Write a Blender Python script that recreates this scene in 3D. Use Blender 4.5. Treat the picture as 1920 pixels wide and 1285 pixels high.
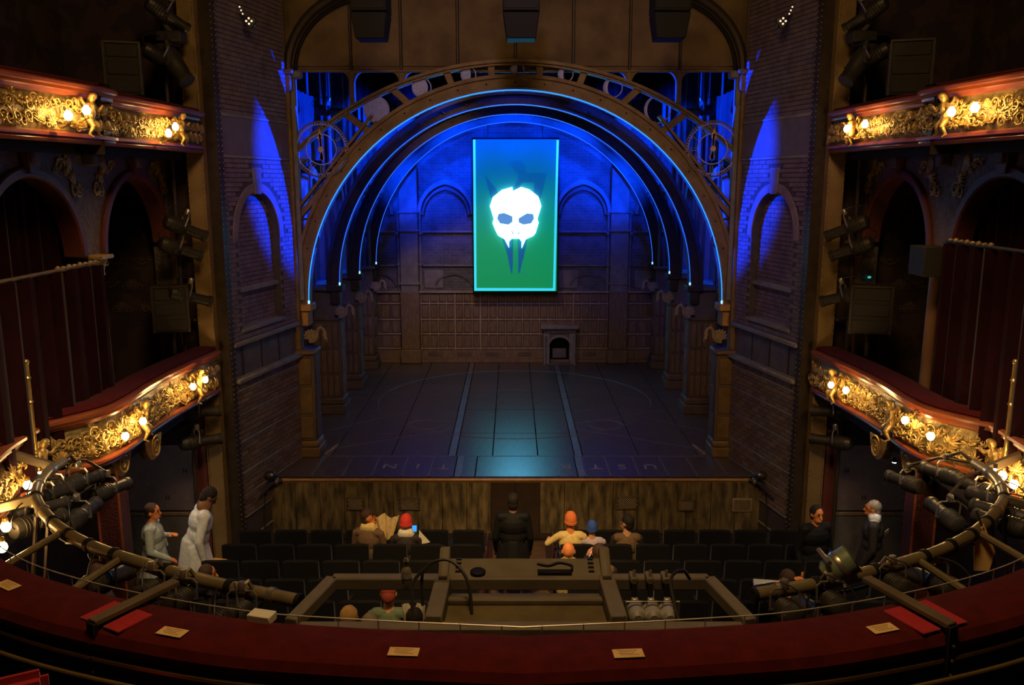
import bpy, bmesh, math, random
import numpy as np
from mathutils import Vector, Matrix, Euler
R = math.radians
PI = math.pi
scene = bpy.context.scene
COL = scene.collection
for o in list(bpy.data.objects): bpy.data.objects.remove(o)

# ------------------------------------------------------------------ camera
CAM = Vector((-0.06, 0.0, 6.1)); PITCH = R(10.69); FPX = 1600.0
cam_data = bpy.data.cameras.new('camera'); cam = bpy.data.objects.new('camera', cam_data); COL.objects.link(cam)
cam.location = CAM; cam.rotation_euler = (PI/2-PITCH, 0, 0)
cam_data.sensor_fit = 'HORIZONTAL'; cam_data.sensor_width = 36; cam_data.lens = 36*FPX/1920.0
cam_data.clip_start = 0.05; cam_data.clip_end = 200
scene.camera = cam
scene.view_settings.view_transform = 'Standard'
try: scene.view_settings.look = 'None'
except Exception: pass
scene.view_settings.exposure = 0.0; scene.view_settings.gamma = 1.0
scene.view_settings.use_curve_mapping = False

# ------------------------------------------------------------------ world: an enclosed, dark house
w = bpy.data.worlds.new('house_dark'); scene.world = w; w.use_nodes = True
w.node_tree.nodes['Background'].inputs[0].default_value = (1.0, 0.72, 0.45, 1)
w.node_tree.nodes['Background'].inputs[1].default_value = 0.0016

# ------------------------------------------------------------------ lights of the house and added fill
def aim(o, tgt):
    d = Vector(tgt)-o.location
    o.rotation_euler = d.to_track_quat('-Z', 'Y').to_euler()
def spot(name, loc, tgt, color, power, angle, blend=0.5, size=0.05):
    l = bpy.data.lights.new(name, 'SPOT'); l.color = color; l.energy = power; l.spot_size = R(angle); l.spot_blend = blend; l.shadow_soft_size = size
    o = bpy.data.objects.new(name, l); COL.objects.link(o); o.location = loc; aim(o, tgt); return o
def area(name, loc, tgt, color, power, sx, sy):
    l = bpy.data.lights.new(name, 'AREA'); l.color = color; l.energy = power; l.shape = 'RECTANGLE'; l.size = sx; l.size_y = sy
    o = bpy.data.objects.new(name, l); COL.objects.link(o); o.location = loc; aim(o, tgt); return o
BLUE = (0.0, 0.035, 1.0)
WARM = (1.0, 0.62, 0.26)
# unseen warm fill added overhead; added washes brighten header, riser, stalls and aisles
area('house_fill', (0, 3.8, 12.0), (0, 7.5, 0), WARM, 300, 2.2, 2.2)
spot('wash_header', (0, 6.0, 9.6), (0, 15.3, 7.9), (1.0, 0.66, 0.30), 150, 66, 0.9, 0.3)
spot('wash_riser', (0, 5.2, 6.9), (0, 13.8, 0.9), (1.0, 0.70, 0.34), 130, 52, 1.0, 0.25)
spot('wash_stalls', (-0.6, 5.5, 9.8), (-0.1, 10.6, 1.0), (1.0, 0.66, 0.30), 3300, 36, 1.0, 0.3)
for s in (-1, 1):
    spot('aisle_wash', (s*3.2, 6.2, 7.6), (s*4.6, 10.2, 0.8), (1.0, 0.80, 0.55), 480, 44, 1.0, 0.25)
# blue stage wash from the flown bars
for x in (-4.1, -2.5, -0.85, 0.85, 2.5, 4.1):
    spot('stage_bar_blue', (x, 20.7, 9.3), (x*1.03, 23.4, 6.75), BLUE, 4200, 44, 1.0, 0.2)
for x in (-2.4, 0.0, 2.4):  # unseen spots added to bring blue onto the rear ribs
    spot('rib_fill', (x, 15.9, 9.4), (x*1.15, 18.6, 7.5), BLUE, 380, 40, 1.0, 0.1)
# unseen blue spots added behind the third arch brighten the wall inside the last one
for a in (38, 64, 90, 116, 142):
    spot('arch_back_fill', (3.80*math.cos(R(a)), 20.72, 3.93+3.80*math.sin(R(a))), (3.5*math.cos(R(a)), 23.45, 3.93+3.45*math.sin(R(a))), BLUE, 1300, 52, 1.0, 0.08)
for s in (-1, 1):
    spot('side_wall_blue', (s*2.4, 17.4, 9.5), (s*4.5, 18.8, 5.5), BLUE, 2600, 32, 0.8, 0.1)
    spot('side_wall_blue', (s*2.4, 19.6, 9.5), (s*4.5, 21.2, 5.6), BLUE, 2200, 32, 0.8, 0.1)
    # blue cross-lights hung in the wings: they throw the arch's shadow onto the opposite brick pier
    spot('cross_blue', (-s*3.2, 17.1, 7.4), (s*4.78, 16.55, 6.5), BLUE, 17000, 40, 0.25, 0.03)
    spot('pier_violet', (s*1.6, 9.0, 9.4), (s*4.2, 14.1, 5.6), (0.42, 0.22, 1.0), 150, 28, 1.0, 0.2)
# dim amber spots added to warm the back panelling and floor
spot('wainscot_amber', (-1.5, 17.2, 9.6), (-1.2, 23.3, 2.0), (1.0, 0.62, 0.30), 760, 44, 1.0, 0.25)
spot('floor_amber', (0, 16.6, 9.9), (0, 18.2, 1.1), (1.0, 0.62, 0.42), 300, 66, 1.0, 0.3)
spot('arch_violet', (0, 8.5, 9.6), (0, 15.3, 7.5), (0.42, 0.36, 1.0), 100, 62, 0.6, 0.2)

# ------------------------------------------------------------------ mesh builder
class MB:
    def __init__(s): s.v = []; s.f = []; s.M = None
    def add(s, vs, fs):
        b = len(s.v)
        if s.M is not None: vs = [s.M @ Vector(p) for p in vs]
        s.v.extend([tuple(p) for p in vs]); s.f.extend([tuple(i+b for i in f) for f in fs]); return s
    def bb(s, x0, x1, y0, y1, z0, z1):
        return s.add([(x0,y0,z0),(x1,y0,z0),(x1,y1,z0),(x0,y1,z0),(x0,y0,z1),(x1,y0,z1),(x1,y1,z1),(x0,y1,z1)],
                     [(0,3,2,1),(4,5,6,7),(0,1,5,4),(1,2,6,5),(2,3,7,6),(3,0,4,7)])
    def box(s, c, d, rot=None):
        m = Matrix.Translation(c)
        if rot is not None: m = m @ (rot if isinstance(rot, Matrix) else Euler(rot).to_matrix().to_4x4())
        x, y, z = d[0]/2, d[1]/2, d[2]/2
        vs = [m @ Vector(p) for p in [(-x,-y,-z),(x,-y,-z),(x,y,-z),(-x,y,-z),(-x,-y,z),(x,-y,z),(x,y,z),(-x,y,z)]]
        return s.add(vs, [(0,3,2,1),(4,5,6,7),(0,1,5,4),(1,2,6,5),(2,3,7,6),(3,0,4,7)])
    def bar(s, p, q, wd, ht, up=(0,0,1)):
        p, q = Vector(p), Vector(q); d = (q-p); L = d.length; d.normalize(); up = Vector(up)
        sd = d.cross(up)
        if sd.length < 1e-5: sd = Vector((1,0,0))
        sd.normalize(); u = sd.cross(d)
        vs = []
        for t in (p, q):
            for a, b in ((-1,-1),(1,-1),(1,1),(-1,1)): vs.append(t+sd*(a*wd/2)+u*(b*ht/2))
        return s.add(vs, [(0,1,2,3),(7,6,5,4),(0,4,5,1),(1,5,6,2),(2,6,7,3),(3,7,4,0)])
    def tube(s, path, r, n=8, caps=True, closed=False):
        P = [Vector(p) for p in path]; m = len(P)
        rs = r if isinstance(r, (list, tuple)) else [r]*m
        T = []
        for i in range(m):
            a = P[(i-1) % m] if (closed or i > 0) else P[i]
            b = P[(i+1) % m] if (closed or i < m-1) else P[i]
            t = b-a; T.append(t.normalized() if t.length > 1e-9 else Vector((0,0,1)))
        ref = Vector((0,0,1)) if abs(T[0].z) < 0.9 else Vector((1,0,0))
        N = (ref - T[0]*ref.dot(T[0])).normalized()
        vs = []
        for i in range(m):
            N = N - T[i]*N.dot(T[i])
            if N.length < 1e-6: N = T[i].orthogonal()
            N.normalize(); B = T[i].cross(N)
            for k in range(n):
                a = 2*PI*k/n
                vs.append(P[i]+(N*math.cos(a)+B*math.sin(a))*rs[i])
        fs = []
        for i in range(m if closed else m-1):
            j = (i+1) % m
            for k in range(n):
                l = (k+1) % n
                fs.append((i*n+k, i*n+l, j*n+l, j*n+k))
        if caps and not closed:
            fs.append(tuple(range(n-1, -1, -1))); fs.append(tuple((m-1)*n+k for k in range(n)))
        return s.add(vs, fs)
    def lathe(s, prof, n=16, c=(0,0,0), ax='z', rot=None):
        vs = []; fs = []
        m = len(prof)
        for (r, z) in prof:
            for k in range(n):
                a = 2*PI*k/n; p = Vector((r*math.cos(a), r*math.sin(a), z))
                if ax == 'y': p = Vector((p.x, p.z, p.y))
                elif ax == 'x': p = Vector((p.z, p.x, p.y))
                if rot is not None: p = rot @ p
                vs.append(p+Vector(c))
        for i in range(m-1):
            for k in range(n):
                l = (k+1) % n; fs.append((i*n+k, i*n+l, (i+1)*n+l, (i+1)*n+k))
        fs.append(tuple(range(n-1,-1,-1))); fs.append(tuple((m-1)*n+k for k in range(n)))
        return s.add(vs, fs)
    def ell(s, c, rx, ry=None, rz=None, n=12, m=8, rot=None):
        ry = rx if ry is None else ry; rz = rx if rz is None else rz
        vs = [Vector((0,0,-rz))]
        for i in range(1, m):
            t = -PI/2+PI*i/m
            for k in range(n):
                a = 2*PI*k/n; vs.append(Vector((rx*math.cos(t)*math.cos(a), ry*math.cos(t)*math.sin(a), rz*math.sin(t))))
        vs.append(Vector((0,0,rz)))
        if rot is not None: vs = [rot @ p for p in vs]
        vs = [p+Vector(c) for p in vs]
        fs = []
        for k in range(n): fs.append((0, 1+(k+1) % n, 1+k))
        for i in range(m-2):
            for k in range(n):
                l = (k+1) % n; a = 1+i*n; b = a+n; fs.append((a+k, a+l, b+l, b+k))
        a = 1+(m-2)*n; t = len(vs)-1
        for k in range(n): fs.append((a+k, a+(k+1) % n, t))
        return s.add(vs, fs)
    def cap(s, p, q, r1, r2, n=10):
        p, q = Vector(p), Vector(q); d = q-p; L = d.length
        if L < 1e-6: return s.ell(p, r1)
        d.normalize(); a = []; rr = []
        for t in (-1, -.8, -.45): a.append(p+d*(t*r1)); rr.append(max(1e-3, r1*math.sqrt(max(0, 1-t*t))))
        a.append(p); rr.append(r1); a.append(q); rr.append(r2)
        for t in (.45, .8, 1): a.append(q+d*(t*r2)); rr.append(max(1e-3, r2*math.sqrt(max(0, 1-t*t))))
        return s.tube(a, rr, n)
    def prism(s, poly, f, d0, d1):
        """poly in 2D, f(a,b,depth)->xyz"""
        n = len(poly)
        vs = [f(a, b, d0) for a, b in poly]+[f(a, b, d1) for a, b in poly]
        fs = [tuple(range(n)), tuple(range(2*n-1, n-1, -1))]
        for i in range(n):
            j = (i+1) % n; fs.append((i, i+n, j+n, j))
        return s.add(vs, fs)
    def strip(s, A, B, f, d0, d1, closed=False):
        """a band between two 2D polylines of equal length, extruded between depths"""
        n = len(A); vs = []
        for a, b in zip(A, B):
            vs += [f(a[0],a[1],d0), f(b[0],b[1],d0), f(b[0],b[1],d1), f(a[0],a[1],d1)]
        fs = []
        for i in range(n if closed else n-1):
            p = 4*i; q = 4*((i+1) % n)
            for k in range(4):
                l = (k+1) % 4; fs.append((p+k, q+k, q+l, p+l))
        if not closed: fs += [(0,1,2,3), (4*n-1, 4*n-2, 4*n-3, 4*n-4)]
        return s.add(vs, fs)
    def sweep(s, path, prof, closed_prof=True, nrm=None, zoff=None):
        """path: list of (x,y); prof: list of (n,z); n measured along the path normal"""
        m = len(path); k = len(prof); vs = []
        nr = nrm if nrm is not None else path_normals(path)
        for i in range(m):
            for (a, z) in prof:
                vs.append((path[i][0]+nr[i][0]*a, path[i][1]+nr[i][1]*a, z+(zoff[i] if zoff else 0)))
        fs = []
        for i in range(m-1):
            for j in range(k if closed_prof else k-1):
                l = (j+1) % k; fs.append((i*k+j, (i+1)*k+j, (i+1)*k+l, i*k+l))
        if closed_prof: fs += [tuple(range(k-1,-1,-1)), tuple((m-1)*k+j for j in range(k))]
        return s.add(vs, fs)
    def mesh(s, name, smooth=True, bev=0.0, ang=38, seg=1):
        me = bpy.data.meshes.new(name); me.from_pydata([tuple(p) for p in s.v], [], s.f)
        bm = bmesh.new(); bm.from_mesh(me)
        bmesh.ops.recalc_face_normals(bm, faces=bm.faces)
        if bev > 0: bmesh.ops.bevel(bm, geom=list(bm.edges), offset=bev, segments=seg, affect='EDGES', clamp_overlap=True)
        bm.to_mesh(me); bm.free()
        if smooth:
            me.polygons.foreach_set('use_smooth', [True]*len(me.polygons))
            me.set_sharp_from_angle(angle=R(ang))
        me.update(); return me
    def build(s, name, mat, parent=None, world=True, smooth=True, bev=0.0, ang=38, seg=1):
        if parent is not None and world:
            off = Vector((0,0,0)); p = parent
            while p is not None: off += p.location; p = p.parent
            s.v = [(a-off.x, b-off.y, c-off.z) for a, b, c in s.v]
        return put(name, s.mesh(name, smooth, bev, ang, seg), mat, parent)
def put(name, me, mat=None, parent=None):
    if mat is not None and len(me.materials) == 0: me.materials.append(M[mat] if isinstance(mat, str) else mat)
    o = bpy.data.objects.new(name, me); COL.objects.link(o)
    if parent is not None: o.parent = parent
    return o
def path_normals(path):
    m = len(path); out = []
    for i in range(m):
        a = Vector(path[max(0,i-1)]).to_2d(); b = Vector(path[min(m-1,i+1)]).to_2d(); t = (b-a).normalized(); out.append((t.y, -t.x))
    return out
def tag(o, label=None, cat=None, group=None, kind=None):
    if label: o['label'] = label
    if cat: o['category'] = cat
    if group: o['group'] = group
    if kind: o['kind'] = kind
    return o
def thing(name, label, cat, loc=(0,0,0), rz=0.0, group=None, kind=None):
    o = bpy.data.objects.new(name, None); COL.objects.link(o); o.location = loc; o.rotation_euler = (0,0,rz)
    o.empty_display_size = 0.1
    return tag(o, label, cat, group, kind)
def dup(o, parent=None, loc=None, rot=None, scale=None, label=None, group=None):
    c = o.copy(); COL.objects.link(c)
    if parent is not None: c.parent = parent
    if loc is not None: c.location = loc
    if rot is not None: c.rotation_euler = rot
    if scale is not None: c.scale = scale
    if label: c['label'] = label
    if group: c['group'] = group
    for ch in list(o.children): dup(ch, c)
    return c
def spline(pts, n):
    """Catmull-Rom through pts (2D/3D)"""
    P = [Vector(p) for p in pts]; P = [P[0]*2-P[1]]+P+[P[-1]*2-P[-2]]; out = []
    for i in range(1, len(P)-2):
        for k in range(n):
            t = k/n; a, b, c, d = P[i-1], P[i], P[i+1], P[i+2]
            out.append(0.5*((2*b)+(c-a)*t+(2*a-5*b+4*c-d)*t*t+(3*b-a-3*c+d)*t**3))
    out.append(P[-2]); return out
def arcpts(cx, cz, r, a0, a1, n, rz=None):
    rz = r if rz is None else rz
    return [(cx+r*math.cos(R(a0+(a1-a0)*i/n)), cz+rz*math.sin(R(a0+(a1-a0)*i/n))) for i in range(n+1)]
XZ = lambda y0=0.0: (lambda a, b, d: (a, y0+d, b))
rnd = random.Random(7)
# ------------------------------------------------------------------ materials (all procedural)
M = {}
def newmat(name):
    m = bpy.data.materials.new(name); m.use_nodes = True; M[name] = m
    nt = m.node_tree; return m, nt, nt.nodes['Principled BSDF']
def setp(b, col=None, rough=None, metal=None, spec=None, sheen=None):
    if col: b.inputs['Base Color'].default_value = (*col, 1)
    if rough is not None: b.inputs['Roughness'].default_value = rough
    if metal is not None: b.inputs['Metallic'].default_value = metal
    if spec is not None: b.inputs['Specular IOR Level'].default_value = spec
    if sheen is not None: b.inputs['Sheen Weight'].default_value = sheen
def surf(name, c1, c2=None, rough=0.6, metal=0.0, scale=6.0, bump=0.0, bscale=None, stretch=(1,1,1), spec=0.4, detail=4.0, sheen=None, bdist=0.02, lo=0.35, hi=0.7):
    m, nt, b = newmat(name); setp(b, c1, rough, metal, spec, sheen)
    if c2 is not None or bump > 0:
        tc = nt.nodes.new('ShaderNodeTexCoord'); mp = nt.nodes.new('ShaderNodeMapping'); mp.inputs['Scale'].default_value = stretch
        nt.links.new(tc.outputs['Object'], mp.inputs['Vector'])
    if c2 is not None:
        n = nt.nodes.new('ShaderNodeTexNoise'); n.inputs['Scale'].default_value = scale; n.inputs['Detail'].default_value = detail
        nt.links.new(mp.outputs[0], n.inputs['Vector'])
        r = nt.nodes.new('ShaderNodeValToRGB'); r.color_ramp.elements[0].position = lo; r.color_ramp.elements[1].position = hi
        r.color_ramp.elements[0].color = (*c1, 1); r.color_ramp.elements[1].color = (*c2, 1)
        nt.links.new(n.outputs['Fac'], r.inputs[0]); nt.links.new(r.outputs[0], b.inputs['Base Color'])
    if bump > 0:
        n2 = nt.nodes.new('ShaderNodeTexNoise'); n2.inputs['Scale'].default_value = bscale or scale*3; n2.inputs['Detail'].default_value = 3
        nt.links.new(mp.outputs[0], n2.inputs['Vector'])
        bp = nt.nodes.new('ShaderNodeBump'); bp.inputs['Strength'].default_value = bump; bp.inputs['Distance'].default_value = bdist
        nt.links.new(n2.outputs['Fac'], bp.inputs['Height']); nt.links.new(bp.outputs[0], b.inputs['Normal'])
    return m
def emit(name, col, strength, base=None):
    m, nt, b = newmat(name); setp(b, base or tuple(min(1, c) for c in col), 0.5)
    b.inputs['Emission Color'].default_value = (*col, 1); b.inputs['Emission Strength'].default_value = strength
    return m
def brick(name, c1, c2, mortar, bw=0.215, bh=0.07, rough=0.85, bump=0.6):
    m, nt, b = newmat(name); setp(b, c1, rough, 0, 0.25)
    tc = nt.nodes.new('ShaderNodeTexCoord'); sp = nt.nodes.new('ShaderNodeSeparateXYZ'); cb = nt.nodes.new('ShaderNodeCombineXYZ')
    nt.links.new(tc.outputs['Object'], sp.inputs[0]); nt.links.new(sp.outputs[0], cb.inputs[0]); nt.links.new(sp.outputs[2], cb.inputs[1])
    br = nt.nodes.new('ShaderNodeTexBrick'); nt.links.new(cb.outputs[0], br.inputs['Vector'])
    br.inputs['Color1'].default_value = (*c1, 1); br.inputs['Color2'].default_value = (*c2, 1); br.inputs['Mortar'].default_value = (*mortar, 1)
    br.inputs['Scale'].default_value = 1.0; br.inputs['Brick Width'].default_value = bw; br.inputs['Row Height'].default_value = bh
    br.inputs['Mortar Size'].default_value = 0.008; br.inputs['Bias'].default_value = -0.1
    n = nt.nodes.new('ShaderNodeTexNoise'); n.inputs['Scale'].default_value = 3.0; n.inputs['Detail'].default_value = 5
    nt.links.new(tc.outputs['Object'], n.inputs['Vector'])
    mx = nt.nodes.new('ShaderNodeMixRGB'); mx.blend_type = 'MULTIPLY'; mx.inputs[0].default_value = 0.6
    nt.links.new(br.outputs['Color'], mx.inputs[1])
    rp = nt.nodes.new('ShaderNodeValToRGB'); rp.color_ramp.elements[0].position = .3; rp.color_ramp.elements[0].color = (.35,.35,.35,1); rp.color_ramp.elements[1].position = .7; rp.color_ramp.elements[1].color = (1.2,1.2,1.2,1)
    nt.links.new(n.outputs['Fac'], rp.inputs[0]); nt.links.new(rp.outputs[0], mx.inputs[2]); nt.links.new(mx.outputs[0], b.inputs['Base Color'])
    bp = nt.nodes.new('ShaderNodeBump'); bp.inputs['Strength'].default_value = bump; bp.inputs['Distance'].default_value = 0.012; bp.invert = True
    nt.links.new(br.outputs['Fac'], bp.inputs['Height']); nt.links.new(bp.outputs[0], b.inputs['Normal'])
    return m
surf('velvet', (0.066, 0.0036, 0.0026), (0.095, 0.006, 0.0038), 0.85, scale=9, bump=0.15, bscale=120, spec=0.12, sheen=0.05)
surf('velvet_bright', (0.36, 0.009, 0.012), (0.42, 0.012, 0.015), 0.85, scale=20, spec=0.15, sheen=0.3)
surf('curtain', (0.020, 0.0013, 0.0018), (0.012, 0.0008, 0.0012), 0.9, scale=4, spec=0.1, sheen=0.05)
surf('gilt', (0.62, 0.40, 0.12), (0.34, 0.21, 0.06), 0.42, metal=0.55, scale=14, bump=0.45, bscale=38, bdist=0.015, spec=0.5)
surf('gilt_ground', (0.33, 0.24, 0.09), (0.20, 0.14, 0.05), 0.5, metal=0.4, scale=10, bump=0.8, bscale=24, bdist=0.02, spec=0.4)
surf('mahogany', (0.30, 0.075, 0.025), (0.20, 0.045, 0.016), 0.28, scale=3, stretch=(1,1,9), spec=0.6)
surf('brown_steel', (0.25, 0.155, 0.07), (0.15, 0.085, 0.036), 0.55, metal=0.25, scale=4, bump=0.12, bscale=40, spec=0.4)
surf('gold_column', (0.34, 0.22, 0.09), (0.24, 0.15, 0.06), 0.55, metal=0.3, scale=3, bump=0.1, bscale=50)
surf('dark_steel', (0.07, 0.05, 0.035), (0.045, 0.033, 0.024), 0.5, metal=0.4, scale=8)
surf('header_plaster', (0.20, 0.125, 0.055), (0.11, 0.066, 0.03), 0.75, scale=2.2, detail=8, bump=0.15, bscale=18)
surf('stage_wood', (0.10, 0.074, 0.062), (0.058, 0.042, 0.036), 0.28, scale=3, stretch=(8,1,1), spec=0.5)
surf('stage_strip', (0.15, 0.125, 0.11), (0.10, 0.08, 0.07), 0.45, scale=9, spec=0.5)
surf('inlay', (0.14, 0.11, 0.095), None, 0.5)
surf('letter_paint', (0.26, 0.22, 0.19), None, 0.6)
surf('faded_gilt', (0.07, 0.045, 0.025), None, 0.6)
surf('riser_wood', (0.055, 0.04, 0.02), (0.25, 0.175, 0.08), 0.7, scale=3.2, stretch=(3.2,1,0.8), detail=10, bump=0.25, bscale=14, lo=.36, hi=.70)
surf('door_dark', (0.045, 0.024, 0.013), (0.03, 0.016, 0.009), 0.7, scale=4)
surf('bracket_wood', (0.13, 0.09, 0.045), (0.09, 0.06, 0.03), 0.6, scale=6)
surf('tray_wood', (0.16, 0.12, 0.05), (0.11, 0.08, 0.035), 0.6, scale=6)
surf('nosing', (0.42, 0.22, 0.08), (0.28, 0.15, 0.05), 0.4, metal=0.3, scale=6)
surf('wainscot', (0.21, 0.14, 0.08), (0.13, 0.085, 0.05), 0.6, scale=5, stretch=(4,1,1), bump=0.1, bscale=16)
surf('wainscot_rail', (0.38, 0.29, 0.19), (0.27, 0.20, 0.13), 0.6, scale=5)
surf('stone', (0.24, 0.22, 0.20), (0.16, 0.145, 0.135), 0.8, scale=5, detail=8, bump=0.2, bscale=20)
surf('dark_stone', (0.14, 0.12, 0.11), (0.085, 0.074, 0.07), 0.8, scale=4, detail=8, bump=0.2, bscale=18)
surf('pillar_wood', (0.14, 0.096, 0.062), (0.09, 0.06, 0.04), 0.65, scale=4, stretch=(1,1,.3), bump=0.1, bscale=16)
surf('griffin_bone', (0.36, 0.27, 0.17), (0.22, 0.16, 0.10), 0.6, scale=20)
brick('brick_pier', (0.20, 0.15, 0.15), (0.15, 0.11, 0.115), (0.32, 0.27, 0.26))
brick('brick_low', (0.17, 0.115, 0.075), (0.12, 0.08, 0.05), (0.30, 0.22, 0.15), bw=0.26, bh=0.085, bump=1.0)
brick('brick_back', (0.15, 0.145, 0.14), (0.11, 0.105, 0.105), (0.2, 0.19, 0.185), bw=0.22, bh=0.08)
surf('black_paint', (0.007, 0.0065, 0.0065), None, 0.65, spec=0.3)
surf('soft_black', (0.006, 0.006, 0.007), None, 0.95, spec=0.1)
surf('drape_black', (0.07, 0.07, 0.08), (0.045, 0.045, 0.055), 0.9, scale=3, spec=0.15)
surf('seat_cloth', (0.0025, 0.0022, 0.0025), (0.0042, 0.0034, 0.0036), 0.8, scale=20, spec=0.2, sheen=0.1)
surf('carpet', (0.035, 0.013, 0.012), (0.022, 0.009, 0.009), 0.95, scale=20)
surf('aisle_boards', (0.12, 0.065, 0.035), (0.07, 0.036, 0.02), 0.7, scale=3, stretch=(1,6,1))
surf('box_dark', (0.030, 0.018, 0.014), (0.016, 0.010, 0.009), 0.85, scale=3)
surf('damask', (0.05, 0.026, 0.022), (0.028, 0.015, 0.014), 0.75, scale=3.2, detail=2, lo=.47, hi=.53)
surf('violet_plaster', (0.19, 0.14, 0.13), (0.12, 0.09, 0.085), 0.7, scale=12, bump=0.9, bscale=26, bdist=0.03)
surf('arch_red', (0.15, 0.035, 0.026), (0.11, 0.028, 0.02), 0.6, scale=6)
surf('column_wood', (0.26, 0.13, 0.06), (0.18, 0.085, 0.04), 0.35, scale=4, stretch=(1,1,.2), spec=0.5)
surf('capital_gilt', (0.52, 0.36, 0.16), (0.36, 0.24, 0.10), 0.5, metal=0.3, scale=20, bump=.5, bscale=40)
surf('notice_violet', (0.17, 0.125, 0.135), (0.14, 0.10, 0.11), 0.75, scale=6)
surf('red_flock', (0.085, 0.014, 0.010), (0.025, 0.005, 0.004), 0.5, scale=40, bump=0.9, bscale=60, detail=2)
surf('pipe_paint', (0.26, 0.20, 0.10), (0.19, 0.145, 0.075), 0.38, metal=0.35, scale=6, spec=0.5)
surf('platform_grey', (0.19, 0.155, 0.105), (0.145, 0.118, 0.08), 0.6, scale=5, bump=.06, bscale=30)
surf('lamp_black', (0.045, 0.038, 0.03), (0.03, 0.026, 0.02), 0.45, metal=0.3, scale=8, spec=0.5)
surf('lamp_green', (0.20, 0.24, 0.15), None, 0.45, metal=0.2)
surf('lens_glass', (0.05, 0.05, 0.06), None, 0.08, spec=0.9)
surf('bare_metal', (0.45, 0.40, 0.33), None, 0.32, metal=0.8)
surf('brass', (0.60, 0.40, 0.14), (0.48, 0.31, 0.10), 0.35, metal=0.8, scale=10)
surf('plaque', (0.85, 0.56, 0.22), (0.74, 0.46, 0.16), 0.5, metal=0.1, scale=14)
surf('engraving', (0.25, 0.14, 0.05), None, 0.6)
surf('speaker_black', (0.03, 0.024, 0.019), (0.022, 0.018, 0.015), 0.75, scale=60, bump=.2, bscale=200)
surf('cable', (0.018, 0.016, 0.014), None, 0.5)
surf('silver_violet_lit', (0.50, 0.50, 0.95), (0.36, 0.35, 0.70), 0.6, scale=22, detail=6)  # silver with the violet wash put into its colour
surf('clock_iron', (0.16, 0.12, 0.10), None, 0.45, metal=0.5)
surf('clock_hand', (0.48, 0.26, 0.13), None, 0.4, metal=0.4)
surf('white_metal', (0.6, 0.57, 0.5), None, 0.4, metal=0.5)
surf('paper', (0.75, 0.68, 0.5), None, 0.8)
surf('paper_cream', (0.80, 0.62, 0.32), (0.62, 0.45, 0.2), 0.85, scale=18)
surf('orange_card', (0.75, 0.42, 0.12), None, 0.8)
emit('led_blue', (0.015, 0.20, 1.0), 2.2)
emit('led_rear', (0.02, 0.13, 1.0), 1.6)
emit('led_tip', (0.25, 0.55, 1.0), 2.0)
emit('bulb', (1.0, 0.62, 0.22), 130.0)
emit('small_bulb', (1.0, 0.9, 0.75), 14.0)
emit('aisle_lamp', (1.0, 0.9, 0.85), 260.0)
emit('cell_glow', (1.0, 0.8, 0.6), 1.0)
emit('blue_screen', (0.02, 0.25, 1.0), 1.2)
emit('green_led', (0.1, 1.0, 0.45), 1.5)
emit('teal_led', (0.05, 0.5, 0.45), 0.8)
# the hanging screen: its picture runs from blue above to green below
def screen_mat():
    m, nt, b = newmat('screen_picture'); setp(b, (0.015, 0.06, 0.03), 0.6)
    tc = nt.nodes.new('ShaderNodeTexCoord'); sp = nt.nodes.new('ShaderNodeSeparateXYZ'); nt.links.new(tc.outputs['Generated'], sp.inputs[0])
    r = nt.nodes.new('ShaderNodeValToRGB'); e = r.color_ramp.elements
    e[0].position = 0; e[0].color = (0.0, 0.235, 0.07, 1); e[1].position = 1; e[1].color = (0.0, 0.065, 0.22, 1)
    for p, c in ((.35, (0, .25, .11)), (.55, (0, .22, .17)), (.8, (0, .11, .20))):
        k = e.new(p); k.color = (*c, 1)
    nt.links.new(sp.outputs[2], r.inputs[0]); nt.links.new(r.outputs[0], b.inputs['Emission Color']); b.inputs['Emission Strength'].default_value = 1.0
screen_mat()
emit('screen_border', (0.04, 0.62, 0.85), 1.0)
emit('screen_shape', (0.0, 0.085, 0.27), 1.0, (0.01, 0.03, 0.01))
emit('mask_white', (0.12, 0.64, 1.0), 14.0)
emit('mask_eye', (0.10, 0.28, 0.66), 1.0, (0.02, 0.05, 0.08))
# people
for nm, c in dict(skin=(0.62,0.30,0.16), skin_orange=(0.80,0.27,0.08), skin_dark=(0.22,0.10,0.06), hair_brown=(0.06,0.03,0.015), hair_dark=(0.018,0.012,0.010), hair_grey=(0.30,0.24,0.17),
                  hair_blond=(0.62,0.36,0.13), cap_orange=(0.85,0.22,0.06), cap_red=(0.70,0.05,0.035), cap_blue=(0.04,0.10,0.42), cloth_yellow=(0.82,0.60,0.22), cloth_lilac=(0.52,0.42,0.50),
                  cloth_olive=(0.30,0.24,0.08), cloth_brown=(0.16,0.095,0.05), cloth_dark=(0.03,0.022,0.02), cloth_black=(0.004,0.0035,0.0035), cloth_white=(0.80,0.72,0.58), cloth_pale=(0.72,0.72,0.68), cloth_pale_green=(0.42,0.45,0.36),
                  cloth_green=(0.13,0.17,0.10), cloth_red=(0.30,0.05,0.03), eye_dark=(0.01,0.008,0.006), lip=(0.40,0.13,0.09), trousers=(0.02,0.018,0.02), shoe=(0.012,0.010,0.010), collar_brown=(0.22,0.10,0.04)).items():
    surf(nm, c, tuple(x*0.78 for x in c), 0.75 if 'skin' not in nm else 0.55, scale=25, spec=0.3)

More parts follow.
